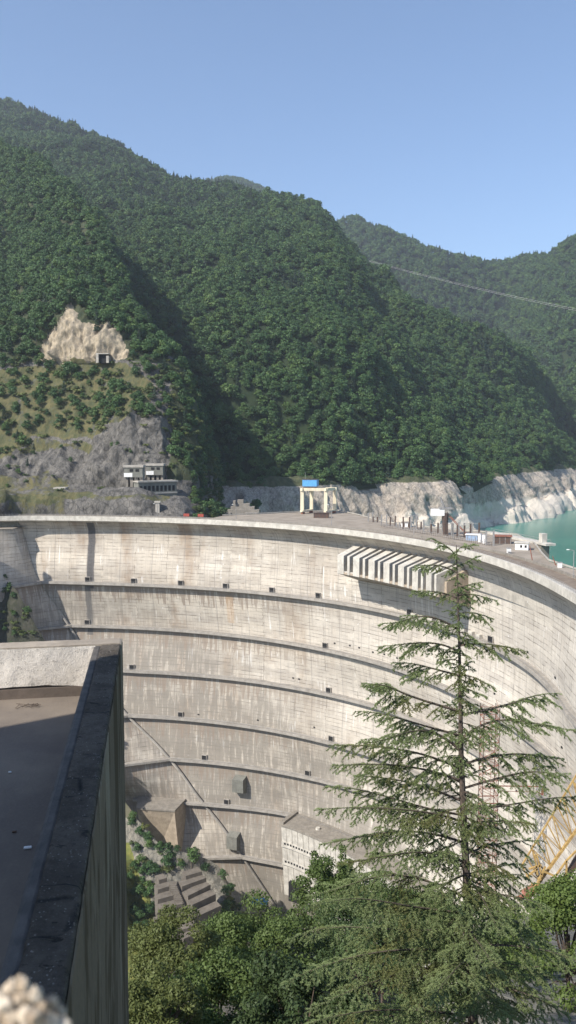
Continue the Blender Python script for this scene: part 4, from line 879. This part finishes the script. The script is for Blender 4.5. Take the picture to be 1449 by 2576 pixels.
# ================================================================= BELOW THE DAM
TZ = -205.
RW = [(458, 2234, 519, 2212, 0), (473, 2258, 530, 2229, 1), (484, 2280, 543, 2253, 2), (488, 2313, 556, 2282, 3), (397, 2242, 431, 2232, .2), (397, 2267, 447, 2253, 1.2), (397, 2293, 460, 2277, 2.2), (394, 2325, 468, 2304, 3.3), (438, 2348, 488, 2334, 4.2), (467, 2208, 508, 2196, -.9), (462, 2366, 512, 2345, 5), (400, 2218, 420, 2212, -.8)]
tr = empty('stepped_terraces', onz(470, 2290, -222)); tag(tr, 'stepped concrete terraces in two staggered columns at the foot of the left flank', 'terraces')
for (u0, v0, u1, v1, k_) in RW:
    z = TZ - 2.0 * k_; a_, b_ = onz(u0, v0 - 4, z), onz(u1, v1 - 4, z); d, e_ = frame_axes(a_, b_); c = (a_ + b_) / 2; hl = np.linalg.norm((b_ - a_)[:2]) / 2
    m = MB(); m.obox(c[:2] + e_ * 2.3, d, e_, hl, 2.3, z - 4.6, z); m.build('terrace_step', M['terr'], tr)
m = MB()
for k_ in range(22):
    z = TZ + 1.2 - .55 * k_; a_ = onz(434 + k_ * 1.9, 2226 + k_ * 4.6, z); m.box(a_[0] - 1.7, a_[0] + 1.7, a_[1] + .6, a_[1] + 4, z - 3.2, z - .5)
m.build('stair', M['terr'], tr)
o = empty('blue_tarpaulin', onz(655, 2271, -250)); c = np.array(o.location); tag(o, 'crumpled blue tarpaulin just visible over the treetops at the foot of the dam', 'tarpaulin')
V = []; 
for j in range(8):
    for i in range(12): V.append((c[0] - 4.5 + i * .8, c[1] - 3 + j * .9, c[2] + 1.6 * math.sin(i * 1.3 + j) * .5 + 2.2 - abs(j - 3.5) * .5))
t_ = mesh_np('sheet', np.array(V) - c, grid_faces(8, 12), M['blue'], o)
# rusty lattice tower standing against the face behind the cedar
pb = ony(1222, 2290, 262); lt = empty('scaffold_tower', pb); tag(lt, 'tall rusty scaffold tower rising against the dam behind the cedar', 'scaffold tower')
m = MB(); Ht = ony(1222, 1775, 262)[2] - pb[2]; w_ = 2.6; m2 = MB()
for sx in (-1, 1):
    for sy in (-1, 1): m.bar(pb + (sx * w_, sy * w_, 0), pb + (sx * w_, sy * w_, Ht), .16)
for k_, z in enumerate(np.arange(0, Ht, 2.6)):
    for a_, b_ in (((-1, -1), (1, -1)), ((1, -1), (1, 1)), ((1, 1), (-1, 1)), ((-1, 1), (-1, -1))):
        m2.bar(pb + (a_[0] * w_, a_[1] * w_, z), pb + (b_[0] * w_, b_[1] * w_, z), .11)
        s_ = 1 if k_ % 2 else -1; q0, q1 = (a_, b_) if s_ > 0 else (b_, a_); m2.bar(pb + (q0[0] * w_, q0[1] * w_, z), pb + (q1[0] * w_, q1[1] * w_, z + 2.6), .08)
    m2.bar(pb + (0, -w_, z), pb + (0, -w_, z + 2.6), .08)
m.build('upright', M['dsteel'], lt); m2.build('bracing', M['rust'], lt)
# yellow lattice boom crane at right
yc = empty('yellow_lattice_crane', ony(1335, 2255, 150)); tag(yc, 'yellow lattice boom of a crane leaning up out of the trees at the right edge', 'crane')
Y0 = 150
def Y(u, v, dy=0): return ony(u, v, Y0 + dy)
L0, L1, R0, R1 = (1312, 2178), (1480, 1900), (1345, 2235), (1520, 1990)
def lerp(a, b_, t): return (a[0] + (b_[0] - a[0]) * t, a[1] + (b_[1] - a[1]) * t)
m = MB(); nk = 13
for dy in (0, 4.5):
    m.bar(Y(*L0, dy), Y(*L1, dy), .20); m.bar(Y(*R0, dy), Y(*R1, dy), .34 if dy == 0 else .22)
m.build('boom_chord', M['yellow'], yc); m = MB()
for i in range(nk + 1):
    t = i / nk; l, r_ = lerp(L0, L1, t), lerp(R0, R1, t)
    for dy in (0, 4.5):
        m.bar(Y(*l, dy), Y(*r_, dy), .17 if dy == 0 else .1)
        if i < nk: t2 = (i + 1) / nk; l2, r2 = lerp(L0, L1, t2), lerp(R0, R1, t2); m.bar(Y(*(r_ if i % 2 else l), dy), Y(*(l2 if i % 2 else r2), dy), .13)
    m.bar(Y(*l), Y(*l, 4.5), .1); m.bar(Y(*r_), Y(*r_, 4.5), .1)
m.build('boom_lattice', M['yellow'], yc)
m = MB(); m.bar(Y(1318, 2252, 1), Y(1352, 2228, 1), 1.1, 6, .9); m.bar(Y(1300, 2262, 2), Y(1330, 2250, 2), .5); m.build('boom_foot', M['rust'], yc)
m = MB()
for (a_, b_) in (((1322, 2208), (1352, 2185)), ((1330, 2186), (1362, 2176)), ((1340, 2245), (1372, 2180)), ((1368, 2192), (1398, 2205)), ((1398, 2205), (1396, 2250)), ((1398, 2203), (1425, 2165)), ((1425, 2165), (1450, 2140)), ((1425, 2165), (1425, 2230)), ((1350, 2150), (1362, 2200)), ((1345, 2150), (1352, 2200))): m.bar(Y(*a_, -1), Y(*b_, -1), .22)
m.build('platform_frame', M['yellow'], yc)
m = MB(); m.bar(Y(1395, 2260, 3), Y(1470, 2130, 3), .7); m.build('counter_jib', M['dsteel'], yc)
hz_ = empty('hoist_cable_frame', Y(1330, 1975)); tag(hz_, 'thin rusty horizontal hoist bar hanging before the dam left of the yellow crane', 'hoist bar')
m = MB(); m.bar(Y(1248, 1977), Y(1370, 1979), .12).bar(Y(1250, 1990), Y(1335, 1992), .05); m.build('bar', M['rust'], hz_)
m = MB(); m.bar(Y(1366, 1980), Y(1364, 2000), .25).bar(Y(1350, 1990), Y(1364, 2000), .15); m.build('hook', M['rust'], hz_)
# ================================================================= NEAR BUILDING
HP = 2.9; AZ = math.atan((383 - 724.5) / F); Dw = np.array([sin(AZ), cos(AZ)]); Rw = np.array([cos(AZ), -sin(AZ)])
def B(a, s_, z): q = Rw * a + Dw * s_; return np.array([q[0], q[1], z])
def par_mat(name, wet):
    q = N(name); v = q.coords('Object'); a = q.noise(v, 2.2, 8, .7); b_ = q.noise(v, 14, 6, .75); c_ = q.noise(v, 60, 4, .7)
    base = (.175, .15, .122) if wet else (.73, .675, .60); k = q.mix(q.ramp(a, .38, .62), base, tuple(x * (.55 if wet else .8) for x in base))
    k = q.mix(q.ramp(b_, .50, .66, 0, .7), k, tuple(x * .45 for x in base)); k = q.mix(q.ramp(c_, .60, .70, 0, .75), k, (.30, .28, .26) if wet else (.7, .66, .6))
    vo = q.n('ShaderNodeTexVoronoi', feature='DISTANCE_TO_EDGE'); q.put(vo.inputs['Vector'], q.coords('Object', (1, 3.2, 1))); vo.inputs['Scale'].default_value = .8
    q.put(vo.inputs['Vector'], q.coords('Object', (.8, 2.4, 1)))
    if wet: k = q.mix(q.math('MULTIPLY', q.ramp(vo.outputs[0], 0, .022, 1, 0), q.ramp(a, .45, .6)), k, (.02, .02, .02))
    v2 = q.n('ShaderNodeTexVoronoi'); q.put(v2.inputs['Vector'], v); v2.inputs['Scale'].default_value = 34
    k = q.mix(q.math('MULTIPLY', q.ramp(v2.outputs['Distance'], .12, .26, 1, 0), q.ramp(q.noise(v, 5, 4, .7), .48, .58, 0, .9)), k, (.42, .40, .37) if wet else (.3, .26, .2))
    k = q.mix(q.ramp(q.noise(q.coords('Object', (1.2, 3.0, 1)), 4.5, 5, .7), .60, .66, 0, .85 if wet else .35), k, tuple(x * .14 for x in base))
    q.col(k); q.bump(q.math('ADD', q.math('MULTIPLY', b_, 1.2), c_), 1.0 if wet else .55, .06 if wet else .03); return q.m
M['ptop'] = par_mat('parapet_top', True); M['plaster'] = par_mat('old_plaster', False)
q = N('roof_felt'); a = q.noise(q.coords('Object'), .7, 6, .6); b_ = q.noise(q.coords('Object'), 30, 4, .7)
q.col(q.mix(q.ramp(b_, .45, .7, 0, .4), q.mix(q.ramp(a, .35, .65), (.20, .168, .135), (.135, .114, .096)), (.20, .165, .13))); q.bump(b_, .4, .01); M['felt'] = q.m
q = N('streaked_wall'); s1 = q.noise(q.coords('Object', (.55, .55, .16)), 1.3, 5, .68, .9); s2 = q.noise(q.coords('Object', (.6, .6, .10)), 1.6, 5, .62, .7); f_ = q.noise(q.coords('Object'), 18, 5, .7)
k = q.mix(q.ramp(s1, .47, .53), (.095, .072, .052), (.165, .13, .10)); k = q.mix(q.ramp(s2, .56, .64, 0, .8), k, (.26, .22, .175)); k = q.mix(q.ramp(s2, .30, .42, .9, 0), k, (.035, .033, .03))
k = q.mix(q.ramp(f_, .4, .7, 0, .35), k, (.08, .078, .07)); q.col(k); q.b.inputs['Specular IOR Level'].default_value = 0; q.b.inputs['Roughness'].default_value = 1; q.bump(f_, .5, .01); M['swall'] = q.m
M['membrane'] = simple('brown_membrane', (.15, .12, .10), (.11, .09, .075), 3, .9, .4); M['edge_strip'] = simple('worn_mortar_strip', (.115, .105, .095), (.075, .07, .065), 5, .9, .6)
M['cap'] = conc('brown_worn_coping', (.36, .31, .25), .3, 3.0)
nb = empty('near_building', B(-3, 9, -3.7)); tag(nb, 'near flat roofed concrete building with a worn parapet, mostly in shadow', 'building'); NL = np.array(nb.location)
# positions in wall frame: outer face at a = -k*HP*cos..., from picture lines through the vanishing point
def aline(u, v, z):   # lateral offset in the wall frame of the line through a picture point at height z
    p = onz(u, v, z); return float(np.dot(p[:2], Rw)), float(np.dot(p[:2], Dw))
aO, sO = aline(300, 1640, -HP); aI, sI = aline(118, 2030, -HP); aS = aI + .055 * 0 + .075
sF0 = aline(100, 1627, -HP)[1]; sF1 = aline(100, 1614, -HP)[1]; aFar = aline(308, 1601, -HP)[0]
ZF = -HP - .74
def slab(x0, x1, y0, y1, z0, z1, nx, ny, amp, seed, jag=0.):
    """box with a finely divided, uneven top and a broken right edge"""
    xs = np.linspace(x0, x1, nx); ys = np.linspace(y0, y1, ny); G = np.zeros((ny, nx, 3))
    for j, y in enumerate(ys):
        for i, x in enumerate(xs): G[j, i] = (x, y, z1)
    n1_ = fbm(G * (1, 1, 1), .12, 4, seed); n2 = fbm(G, .9, 3, seed + 3)
    G[..., 2] += amp * (n1_ + n2 * .6); chip = np.clip(fbm(G[:, -1:, :], .35, 4, seed + 9), 0, 1)[:, 0] * jag
    G[:, -1, 2] -= chip * 1.4 + .012; G[:, -2, 2] -= chip * .6; G[:, 0, 2] -= .01
    W_ = np.array([[B(*G[j, i]) for i in range(nx)] for j in range(ny)]); V = list(W_.reshape(-1, 3)); Fc = [tuple(f) for f in grid_faces(ny, nx)]
    idx = [j * nx for j in range(ny)], [j * nx + nx - 1 for j in range(ny)], list(range(nx)), [(ny - 1) * nx + i for i in range(nx)]
    for e in idx:
        b0_ = len(V)
        for t in e: q_ = V[t]; V.append((q_[0], q_[1], z0))
        Fc += [(e[i], e[i + 1], b0_ + i + 1, b0_ + i) for i in range(len(e) - 1)]
    return np.array(V), Fc
V, Fc = slab(aI + .10, aO, 1.6, sF0, -HP - .5, -HP, 22, 420, .022, 3, .09); mesh_np('parapet', V - NL, Fc, M['ptop'], nb)
V, Fc = slab(aI, aI + .10, 1.6, sF0, -HP - .5, -HP - .02, 5, 200, .006, 8); mesh_np('mortar_strip', V - NL, Fc, M['edge_strip'], nb)
V, Fc = slab(-6.5, aFar, sF0, sF1, -HP - .5, -HP + .003, 200, 8, .010, 12); mesh_np('far_parapet', V - NL, Fc, M['cap'], nb)
def bbox(a0, a1, s0, s1, z0, z1, name, mat, out=0.):
    m = MB(); P = []
    for z in (z0, z1):
        for a_, s_ in ((a0, s0), (a1, s0), (a1, s1), (a0, s1)): P.append(B(a_, s_, z))
    m.hexa(P); return m.build(name, mat, nb)
# inner plaster face of the far parapet, wavy lower edge over a membrane strip
ns_ = 160; xs = np.linspace(-6.5, aI + .02, ns_); V = []; low_ = -HP - .565 + .03 * np.array([vnoise(np.array([[x * 1.3, 0, 0]]), 4)[0] for x in xs]) + .012 * np.array([vnoise(np.array([[x * 7, 0, 0]]), 5)[0] for x in xs])
nz_ = 14; G = np.zeros((nz_, ns_, 3))
for j in range(nz_):
    for i in range(ns_):
        z = -HP - .012 + (low_[i] + HP) * j / (nz_ - 1); G[j, i] = (xs[i], sF0 - .03, z)
G[..., 1] += fbm(G, .12, 4, 2) * .012 + fbm(G, .7, 3, 6) * .02; Wd = np.array([[B(*G[j, i]) for i in range(ns_)] for j in range(nz_)])
mesh_np('plaster_face', Wd.reshape(-1, 3) - NL, grid_faces(nz_, ns_), M['plaster'], nb, True)
bbox(-6.5, aI + .005, sF0 - .001, sF1 - .02, ZF, -HP - .505, 'parapet_core', M['membrane']); bbox(-6.5, aI + .01, sF0 - .05, sF0 - .002, ZF, -HP - .60, 'membrane_strip', M['membrane'])
bbox(-6.5, aI - .001, 1.6, sF0 - .051, ZF - .2, ZF, 'roof', M['felt'])
# tall outer wall on the right
na_ = 120; nzz = 90; G = np.zeros((nzz, na_, 3)); ss = np.linspace(1.6, sF1, na_)
for j in range(nzz): G[j, :, 0] = aO + .015; G[j, :, 1] = ss; G[j, :, 2] = -HP - .04 - 14.5 * (j / (nzz - 1)) ** 1.5
G[..., 0] += (fbm(G * (1, 2.5, .35), .5, 4, 4)) * .006; G[0, :, 0] -= .01; Wd = np.array([[B(*G[j, i]) for i in range(na_)] for j in range(nzz)])
mesh_np('outer_wall', Wd.reshape(-1, 3) - NL, grid_faces(nzz, na_), M['swall'], nb, True)
bbox(-6.5, aO + .003, sF1 - .06, sF1 + .002, -18, -HP - .02, 'far_wall', M['swall'])
bbox(-6.5, aO - .02, 1.5, 1.6, -18, -HP - .1, 'near_wall', M['swall'])
# litter on the roof
for k_, (u, v, lb) in enumerate([(25, 1942, 'small white scrap lying on the shaded roof floor, upper one'), (70, 2132, 'pale flattened scrap lying on the shaded roof floor, larger lower one'), (100, 1750, 'tiny white pebble on the sunlit roof floor by the far parapet'), (36, 2092, 'dark twig scrap on the shaded roof floor')]):
    p = onz(u, v, ZF + .012); s_ = (.016, .034, .010, .02)[k_]; m = MB(); m.obox(p, (1, .2), (-.2, 1), s_, s_ * .5, ZF + .004, ZF + .02); tag(m.build('litter', M['white'] if k_ < 3 else M['dsteel'], bevel=.004), lb, 'litter', 'litter on the flat roof')
tw = empty('dry_twigs', onz(78, 1779, ZF)); tag(tw, 'small heap of dry brown twigs on the sunlit part of the roof', 'twigs'); m = MB()
for i in range(14):
    c = np.array(tw.location) + np.array([rng.normal() * .09, rng.normal() * .04, .02]); a_ = rng.random() * 6; m.bar(c - np.array([cos(a_), sin(a_), 0]) * .08, c + np.array([cos(a_), sin(a_), .2]) * .06, .003)
m.build('twig', M['bark'], tw)['kind'] = 'stuff'
# unseen taller block beside the viewpoint, shaped so its edge shadows the roof
m = MB(); zc = 4.0; p0_ = np.array([-8.0, 6.0]); e1 = np.array([-.83, -.56]); pts4 = [p0_, p0_ + e1 * 12, p0_ + e1 * 12 + (2, -14), np.array([-4.8, -9.])]
m.hexa([(p[0], p[1], -18) for p in pts4] + [(p[0], p[1], zc) for p in pts4]); nbb = empty('shadow_block', (-14, -2, -3)); tag(nbb, 'taller unseen building block beside the flat roof, shaped to throw the shadow across it', 'building'); m.build('wall', M['plaster'], nbb)
m = MB(); c4 = sum(pts4) / 4; p5 = [c4 + (p - c4) * 1.004 for p in pts4]; m.hexa([(p[0], p[1], zc) for p in p5] + [(p[0], p[1], zc + .12) for p in p5]); m.build('roof', M['concl'], nbb)

# crumbling pale mortar lump right by the lens
rs = empty('crumbling_wall_cap', ony(60, 2600, .62)); tag(rs, 'crumbly pale mortar lump at the bottom left corner, close and out of focus', 'mortar lump')
import bmesh
def blob(c, r, seed, amp=.25):
    bm = bmesh.new(); bmesh.ops.create_icosphere(bm, subdivisions=3, radius=1); P = np.array([v.co[:] for v in bm.verts]); n_ = 1 + amp * fbm(P + seed * 3.1, .8, 3, seed); 
    V = P * n_[:, None] * r + c; Fc = [tuple(x.index for x in f.verts) for f in bm.faces]; bm.free(); return V, Fc
m = MB(); g2 = np.random.default_rng(3)
M['mortar'] = simple('pale_crumbly_mortar', (.62, .54, .43), (.34, .26, .18), 45, .95, .5, .002)
for (u, v, r, dy) in [(60, 2478, 18, 0), (30, 2490, 22, .01), (88, 2500, 17, 0), (10, 2520, 24, .0), (55, 2520, 26, .005), (105, 2530, 20, .01), (130, 2515, 14, .01), (145, 2545, 18, .02), (30, 2555, 26, 0), (75, 2560, 26, -.01), (120, 2570, 24, 0), (160, 2575, 18, .01), (-15, 2560, 26, 0), (-25, 2515, 20, .01), (95, 2590, 30, 0), (20, 2600, 34, 0), (50, 2462, 9, 0), (150, 2600, 26, 0)]:
    c = ony(u, v, .60 + dy); V, Fc = blob(c, r / F * .6, int(abs(u) + v), .75); m.add(V, Fc)
m.build('lump', M['mortar'], rs)
m = MB(); c = ony(60, 2660, .62); m.box(c[0] - .30, c[0] + .05, c[1] - .4, c[1] + .03, c[2] - .9, c[2] - .0); m.build('wall_top', M['plaster'], rs)

# ================================================================= NEAR TREES
M['needle'] = leaf_mat('cedar_needles', ((.15, .20, .082), (.195, .245, .105)), .35, yel=((.165, .175, .06), .55), trans=.3)
M['cbark'] = simple('cedar_bark', (.115, .09, .075), (.06, .05, .042), 8, .95, .8, .02)
def cedar():
    g = np.random.default_rng(42); D0 = 22.0; S = []    # segments: p, q, r0, r1, needle flag
    TRK = [(1148, 1372), (1150, 1450), (1155, 1600), (1158, 1760), (1160, 1900), (1166, 2050), (1178, 2300), (1190, 2576), (1200, 2900)]
    tv = [q[1] for q in TRK]; tu = [q[0] for q in TRK]
    def T(v): return ony(float(np.interp(v, tv, tu)), v, D0)
    root = empty('cedar_tree', T(2900)); tag(root, 'tall dark green cedar with drooping feathery branches standing in front of the dam', 'tree'); RL = np.array(root.location)
    vs = np.arange(1372, 2901, 22.); rad = np.interp(vs, [1372, 1600, 1900, 2150, 2576, 2900], [.012, .035, .075, .105, .15, .18])
    m = MB(); m.tube([T(v) for v in vs], list(rad), 8); m.build('trunk', M['cbark'], root)
    px = D0 / F
    def branch(p0, p1, rise, r0, order=1, dens=1.0):
        L = np.linalg.norm(p1 - p0); n = max(4, int(L / .16)); pts = []
        wob = g.normal(size=3) * L * .035
        for i in range(n + 1):
            t = i / n; q = p0 * (1 - t) + p1 * t; q = q + np.array([0, 0, rise * L * 4 * t * (1 - t)]) + wob * math.sin(t * 5); pts.append(q)
        for i in range(n): S.append((pts[i], pts[i + 1], max(.004, r0 * (1 - i / n) ** .8), max(.004, r0 * (1 - (i + 1) / n) ** .8), 1 if (order > 1 or i > n * .1) else 0))
        if order > 3: return
        d = (p1 - p0) / L; side = np.cross(d, (0, 0, 1)); side /= np.linalg.norm(side) + 1e-9
        step = (.16, .125, .11)[order - 1] / dens; k = 0; x = L * .12 if order == 1 else L * .2
        while x < L * .99:
            t = x / L; i = min(n - 1, int(t * n)); q = pts[i] + (pts[i + 1] - pts[i]) * (t * n - i); sgn = 1 if k % 2 else -1
            ln = (min(1.15, .42 * L) * (1 - t) ** .75 * (.35 + .9 * min(1, t * 3)) + .13) if order == 1 else (.42 * L * (1 - t) ** .8 + .05); ln *= .65 + .6 * g.random()
            if ln > .07:
                dd = d * (.75 + .3 * g.random()) + side * sgn * (.75 + .3 * g.random()) + np.array([0, 0, -.40 - .45 * g.random() * (1 if order == 1 else .7)]) + g.normal(size=3) * .1
                dd /= np.linalg.norm(dd); branch(q, q + dd * ln, .03 if order > 1 else .05, .009 if order == 1 else .005, order + 1 if ln > .2 else 4, dens)
            x += step * (.7 + .6 * g.random()); k += 1
    # boughs read off the photograph: (origin row, tip column, tip row, depth offset)
    BR = [(1400, 1085, 1352, 0), (1392, 1188, 1366, .2), (1440, 1040, 1420, -.2), (1425, 1210, 1402, .3), (1505, 1035, 1486, .3), (1480, 1217, 1466, -.2), (1500, 1246, 1508, .1), (1585, 957, 1556, -.4), (1545, 1243, 1556, .4),
          (1640, 957, 1622, .2), (1625, 1322, 1638, -.3), (1700, 980, 1668, .5), (1700, 1243, 1728, -.6), (1790, 884, 1720, -.3), (1800, 1426, 1752, .4), (1850, 899, 1798, .5), (1860, 1460, 1820, -.4), (1890, 908, 1846, -.8),
          (1935, 829, 1872, .3), (1925, 1427, 1905, .6), (1965, 832, 1925, -.5), (1985, 1465, 1940, -.5), (2015, 880, 1950, 1.1), (2050, 833, 1996, .3), (2040, 1480, 2020, .3), (2070, 812, 2040, -.8), (2085, 1328, 2070, -1.2), (2120, 803, 2116, .3), (2150, 1360, 2116, .7),
          (2170, 850, 2170, -1.2), (2260, 760, 2240, .2), (2230, 1400, 2308, -1.2), (2300, 770, 2300, -1.6), (2330, 735, 2390, .4), (2320, 1440, 2400, .5), (2400, 700, 2480, -1.4), (2380, 1500, 2440, -.7), (2450, 790, 2540, -2), (2480, 1440, 2560, -1.6), (2560, 720, 2600, -.6), (2200, 1330, 2230, .9), (2420, 1100, 2520, -3.2), (2350, 1230, 2440, -3), (2260, 1260, 2330, -2.2), (2200, 1090, 2270, -2.2), (2480, 1260, 2570, -3.2)]
    for ov, u, v, dy in BR:
        p0 = T(ov); p1 = ony(u, v, D0 + dy); L = np.linalg.norm(p1 - p0); branch(p0, p1, .055 if v < 2200 else .09, min(.045, .012 + .011 * L), 1)
    # fill towards and away from the viewer
    v = 1385.
    while v < 2640:
        L = np.interp(v, [1385, 1500, 1700, 1900, 2100, 2300, 2600], [.25, .75, 1.35, 1.9, 2.6, 3.6, 4.2]); a = g.random() * 2 * pi; fl = abs(sin(a)); 
        if abs(cos(a)) > .8 and v < 2150: a += .9
        L *= .22 + .5 * g.random(); p0 = T(v); dr_ = np.array([cos(a), sin(a), .16 - .38 * (v - 1385) / 1250 + g.normal() * .06])
        branch(p0, p0 + dr_ * L, .06, .010 + .009 * L, 1, .9); v += np.interp(v, [1385, 1800, 2200, 2600], [6, 8, 9, 10])
    P = np.array([s_[0] for s_ in S]); Q = np.array([s_[1] for s_ in S]); r0 = np.array([s_[2] for s_ in S]); r1 = np.array([s_[3] for s_ in S]); fl = np.array([s_[4] for s_ in S])
    # woody limbs as thin three-sided tubes
    d = Q - P; L = np.linalg.norm(d, axis=1); d = d / L[:, None]; up = np.array([0, 0, 1.]); x = np.cross(d, up); x /= np.linalg.norm(x, axis=1, keepdims=True) + 1e-6; y = np.cross(d, x)
    V = []
    for c_, rr in ((P, r0), (Q, r1)):
        for k in range(3): t = 2 * pi * k / 3; V.append(c_ + x * (rr * cos(t))[:, None] + y * (rr * sin(t))[:, None])
    V = np.stack(V, 1); n = len(P); b_ = np.arange(n)[:, None] * 6; Fc = np.concatenate([b_ + np.array([[k, (k + 1) % 3, 3 + (k + 1) % 3, 3 + k]]) for k in range(3)])
    mesh_np('limbs', V.reshape(-1, 3) - RL, Fc, M['cbark'], root)
    cnt = (L * 185 * fl).astype(int) + fl; I = np.repeat(np.arange(n), cnt); N_ = len(I); t = g.random(N_)[:, None]; C_ = P[I] * (1 - t) + Q[I] * t
    pr_ = g.normal(size=(N_, 3)); pr_ -= (pr_ * d[I]).sum(1, keepdims=True) * d[I]; pr_ /= np.linalg.norm(pr_, axis=1, keepdims=True); pr_[:, 2] += .15
    nd_ = d[I] * .75 + pr_; nd_ /= np.linalg.norm(nd_, axis=1, keepdims=True); ln = (.036 + .026 * g.random(N_))[:, None]; w_ = np.cross(nd_, g.normal(size=(N_, 3))); w_ /= np.linalg.norm(w_, axis=1, keepdims=True); w_ *= .0095
    V = np.stack([C_ - w_, C_ + w_, C_ + nd_ * ln], 1).reshape(-1, 3); print('cedar needles', N_, 'segments', n)
    mesh_np('needles', V - RL, np.arange(3 * N_).reshape(N_, 3), M['needle'], root)
cedar()

LM = {'g': leaf_mat('green_leaves', ((.062, .095, .026), (.08, .115, .033)), .4, trans=.25), 'y': leaf_mat('yellowish_leaves', ((.10, .11, .032), (.085, .11, .036)), .35, trans=.25), 'd': leaf_mat('dark_leaves', ((.045, .072, .026), (.06, .092, .032)), .3, trans=.2), 'l': leaf_mat('bright_leaves', ((.10, .14, .034), (.085, .13, .034)), .3, trans=.3)}
def leafy(name, u, v, y, rx, rz, mat, label, seed, nleaf=11000, size=.10, group=None, spiky=0):
    """crown centre at picture point and depth; rx, rz half width and half height in metres"""
    g = np.random.default_rng(seed); c = ony(u, v, y); zb = -y * 1.0 - 6; root = empty(name, (c[0], c[1], min(zb, c[2] - rz - 2))); tag(root, label, 'tree', group); RL = np.array(root.location)
    lb = []; nl = 46
    for i in range(nl):
        d = g.normal(size=3); d /= np.linalg.norm(d); d[2] = abs(d[2]) if g.random() < .7 else d[2]; k = .45 + .5 * g.random() ** .6
        lb.append((c[0] + d[0] * rx * k, c[1] + d[1] * rx * k, c[2] + d[2] * rz * k, rx * (.13 + .15 * g.random())))
    for i in range(spiky): a = g.random() * 6.28; h = .8 + .35 * g.random(); lb += [(c[0] + cos(a) * rx * .45, c[1] + sin(a) * rx * .45, c[2] + rz * (.55 + (h - .55) * q_), rx * (.15 - .07 * q_)) for q_ in (0, .3, .6, .85, 1)]
    V, Fc = leafcloud(int(nleaf * 1.8), lb, size * .72, seed, .8, .5, .6); mesh_np('crown', V - RL, Fc, LM[mat], root)
    m = MB(); m.tube([RL, (RL + c) / 2 + (.2, 0, 0), c + (0, 0, rz * .3)], [.22, .16, .05], 7); m.build('trunk', M['bark'], root)
    m = MB()
    for l in lb[:26]: b0_ = c + np.array([0, 0, -rz * (.1 + .5 * g.random())]); e_ = np.array(l[:3]); m.tube([b0_, (b0_ + e_) / 2 + g.normal(size=3) * .1, e_], [.06, .035, .012], 4)
    m.build('limbs', M['bark'], root)
leafy('leafy_tree', 648, 2448, 40, 3.7, 3.6, 'g', 'bright green leafy tree in the bottom centre, right of the terraces', 1, 17000)
leafy('leafy_tree', 430, 2440, 34, 2.3, 2.5, 'y', 'yellowish green leafy tree beside the outer wall of the near building', 2, 12000, .085)
leafy('leafy_tree', 830, 2290, 46, 2.7, 3.2, 'g', 'narrow leafy treetop in front of the outlet building', 3, 12000, .10, spiky=7)
leafy('leafy_tree', 1430, 2400, 34, 3.0, 3.0, 'l', 'bright yellow green leafy tree at the right edge under the yellow crane', 4, 12000)
leafy('leafy_tree', 930, 2470, 40, 4.6, 4.0, 'd', 'dark leafy tree behind the lower left boughs of the cedar', 5, 14000)
leafy('leafy_tree', 1180, 2440, 40, 4.0, 3.2, 'd', 'dark leafy tree directly behind the cedar trunk', 6, 12000)
leafy('leafy_tree', 545, 2600, 30, 3.2, 2.8, 'g', 'green leafy tree at the bottom edge next to the near building wall', 7, 14000)
leafy('leafy_tree', 400, 2570, 27, 1.9, 1.9, 'y', 'small yellowish tree at the very bottom beside the near wall', 8, 8000, .08)
leafy('leafy_tree', 760, 2620, 28, 3.0, 2.6, 'd', 'green leafy tree at the bottom edge left of the cedar', 9, 12000)
leafy('leafy_tree', 1350, 2560, 36, 3.6, 2.6, 'd', 'dark leafy tree in the bottom right corner', 10, 12000)
leafy('leafy_tree', 1060, 2350, 60, 4.0, 3.0, 'g', 'green treetop seen through the cedar boughs left of its trunk', 11, 9000, .12)
leafy('leafy_tree', 960, 2330, 52, 3.0, 2.6, 'g', 'green leafy treetop right of the narrow one, half behind cedar boughs', 12, 9000, .11)

# ================================================================= HAZE
q = N('haze_air'); q.t.nodes.remove(q.b); pv = q.n('ShaderNodeVolumePrincipled'); pv.inputs['Color'].default_value = (.80, .88, 1, 1); pv.inputs['Density'].default_value = .000085; pv.inputs['Anisotropy'].default_value = .2
q.t.links.new(pv.outputs[0], [n for n in q.t.nodes if n.type == 'OUTPUT_MATERIAL'][0].inputs['Volume'])
try: q.m.cycles.homogeneous_volume = True
except Exception: pass
m = MB(); m.box(-6100, 6100, -6100, 6100, -331.5, 1150); tag(m.build('haze', q.m), kind='stuff')
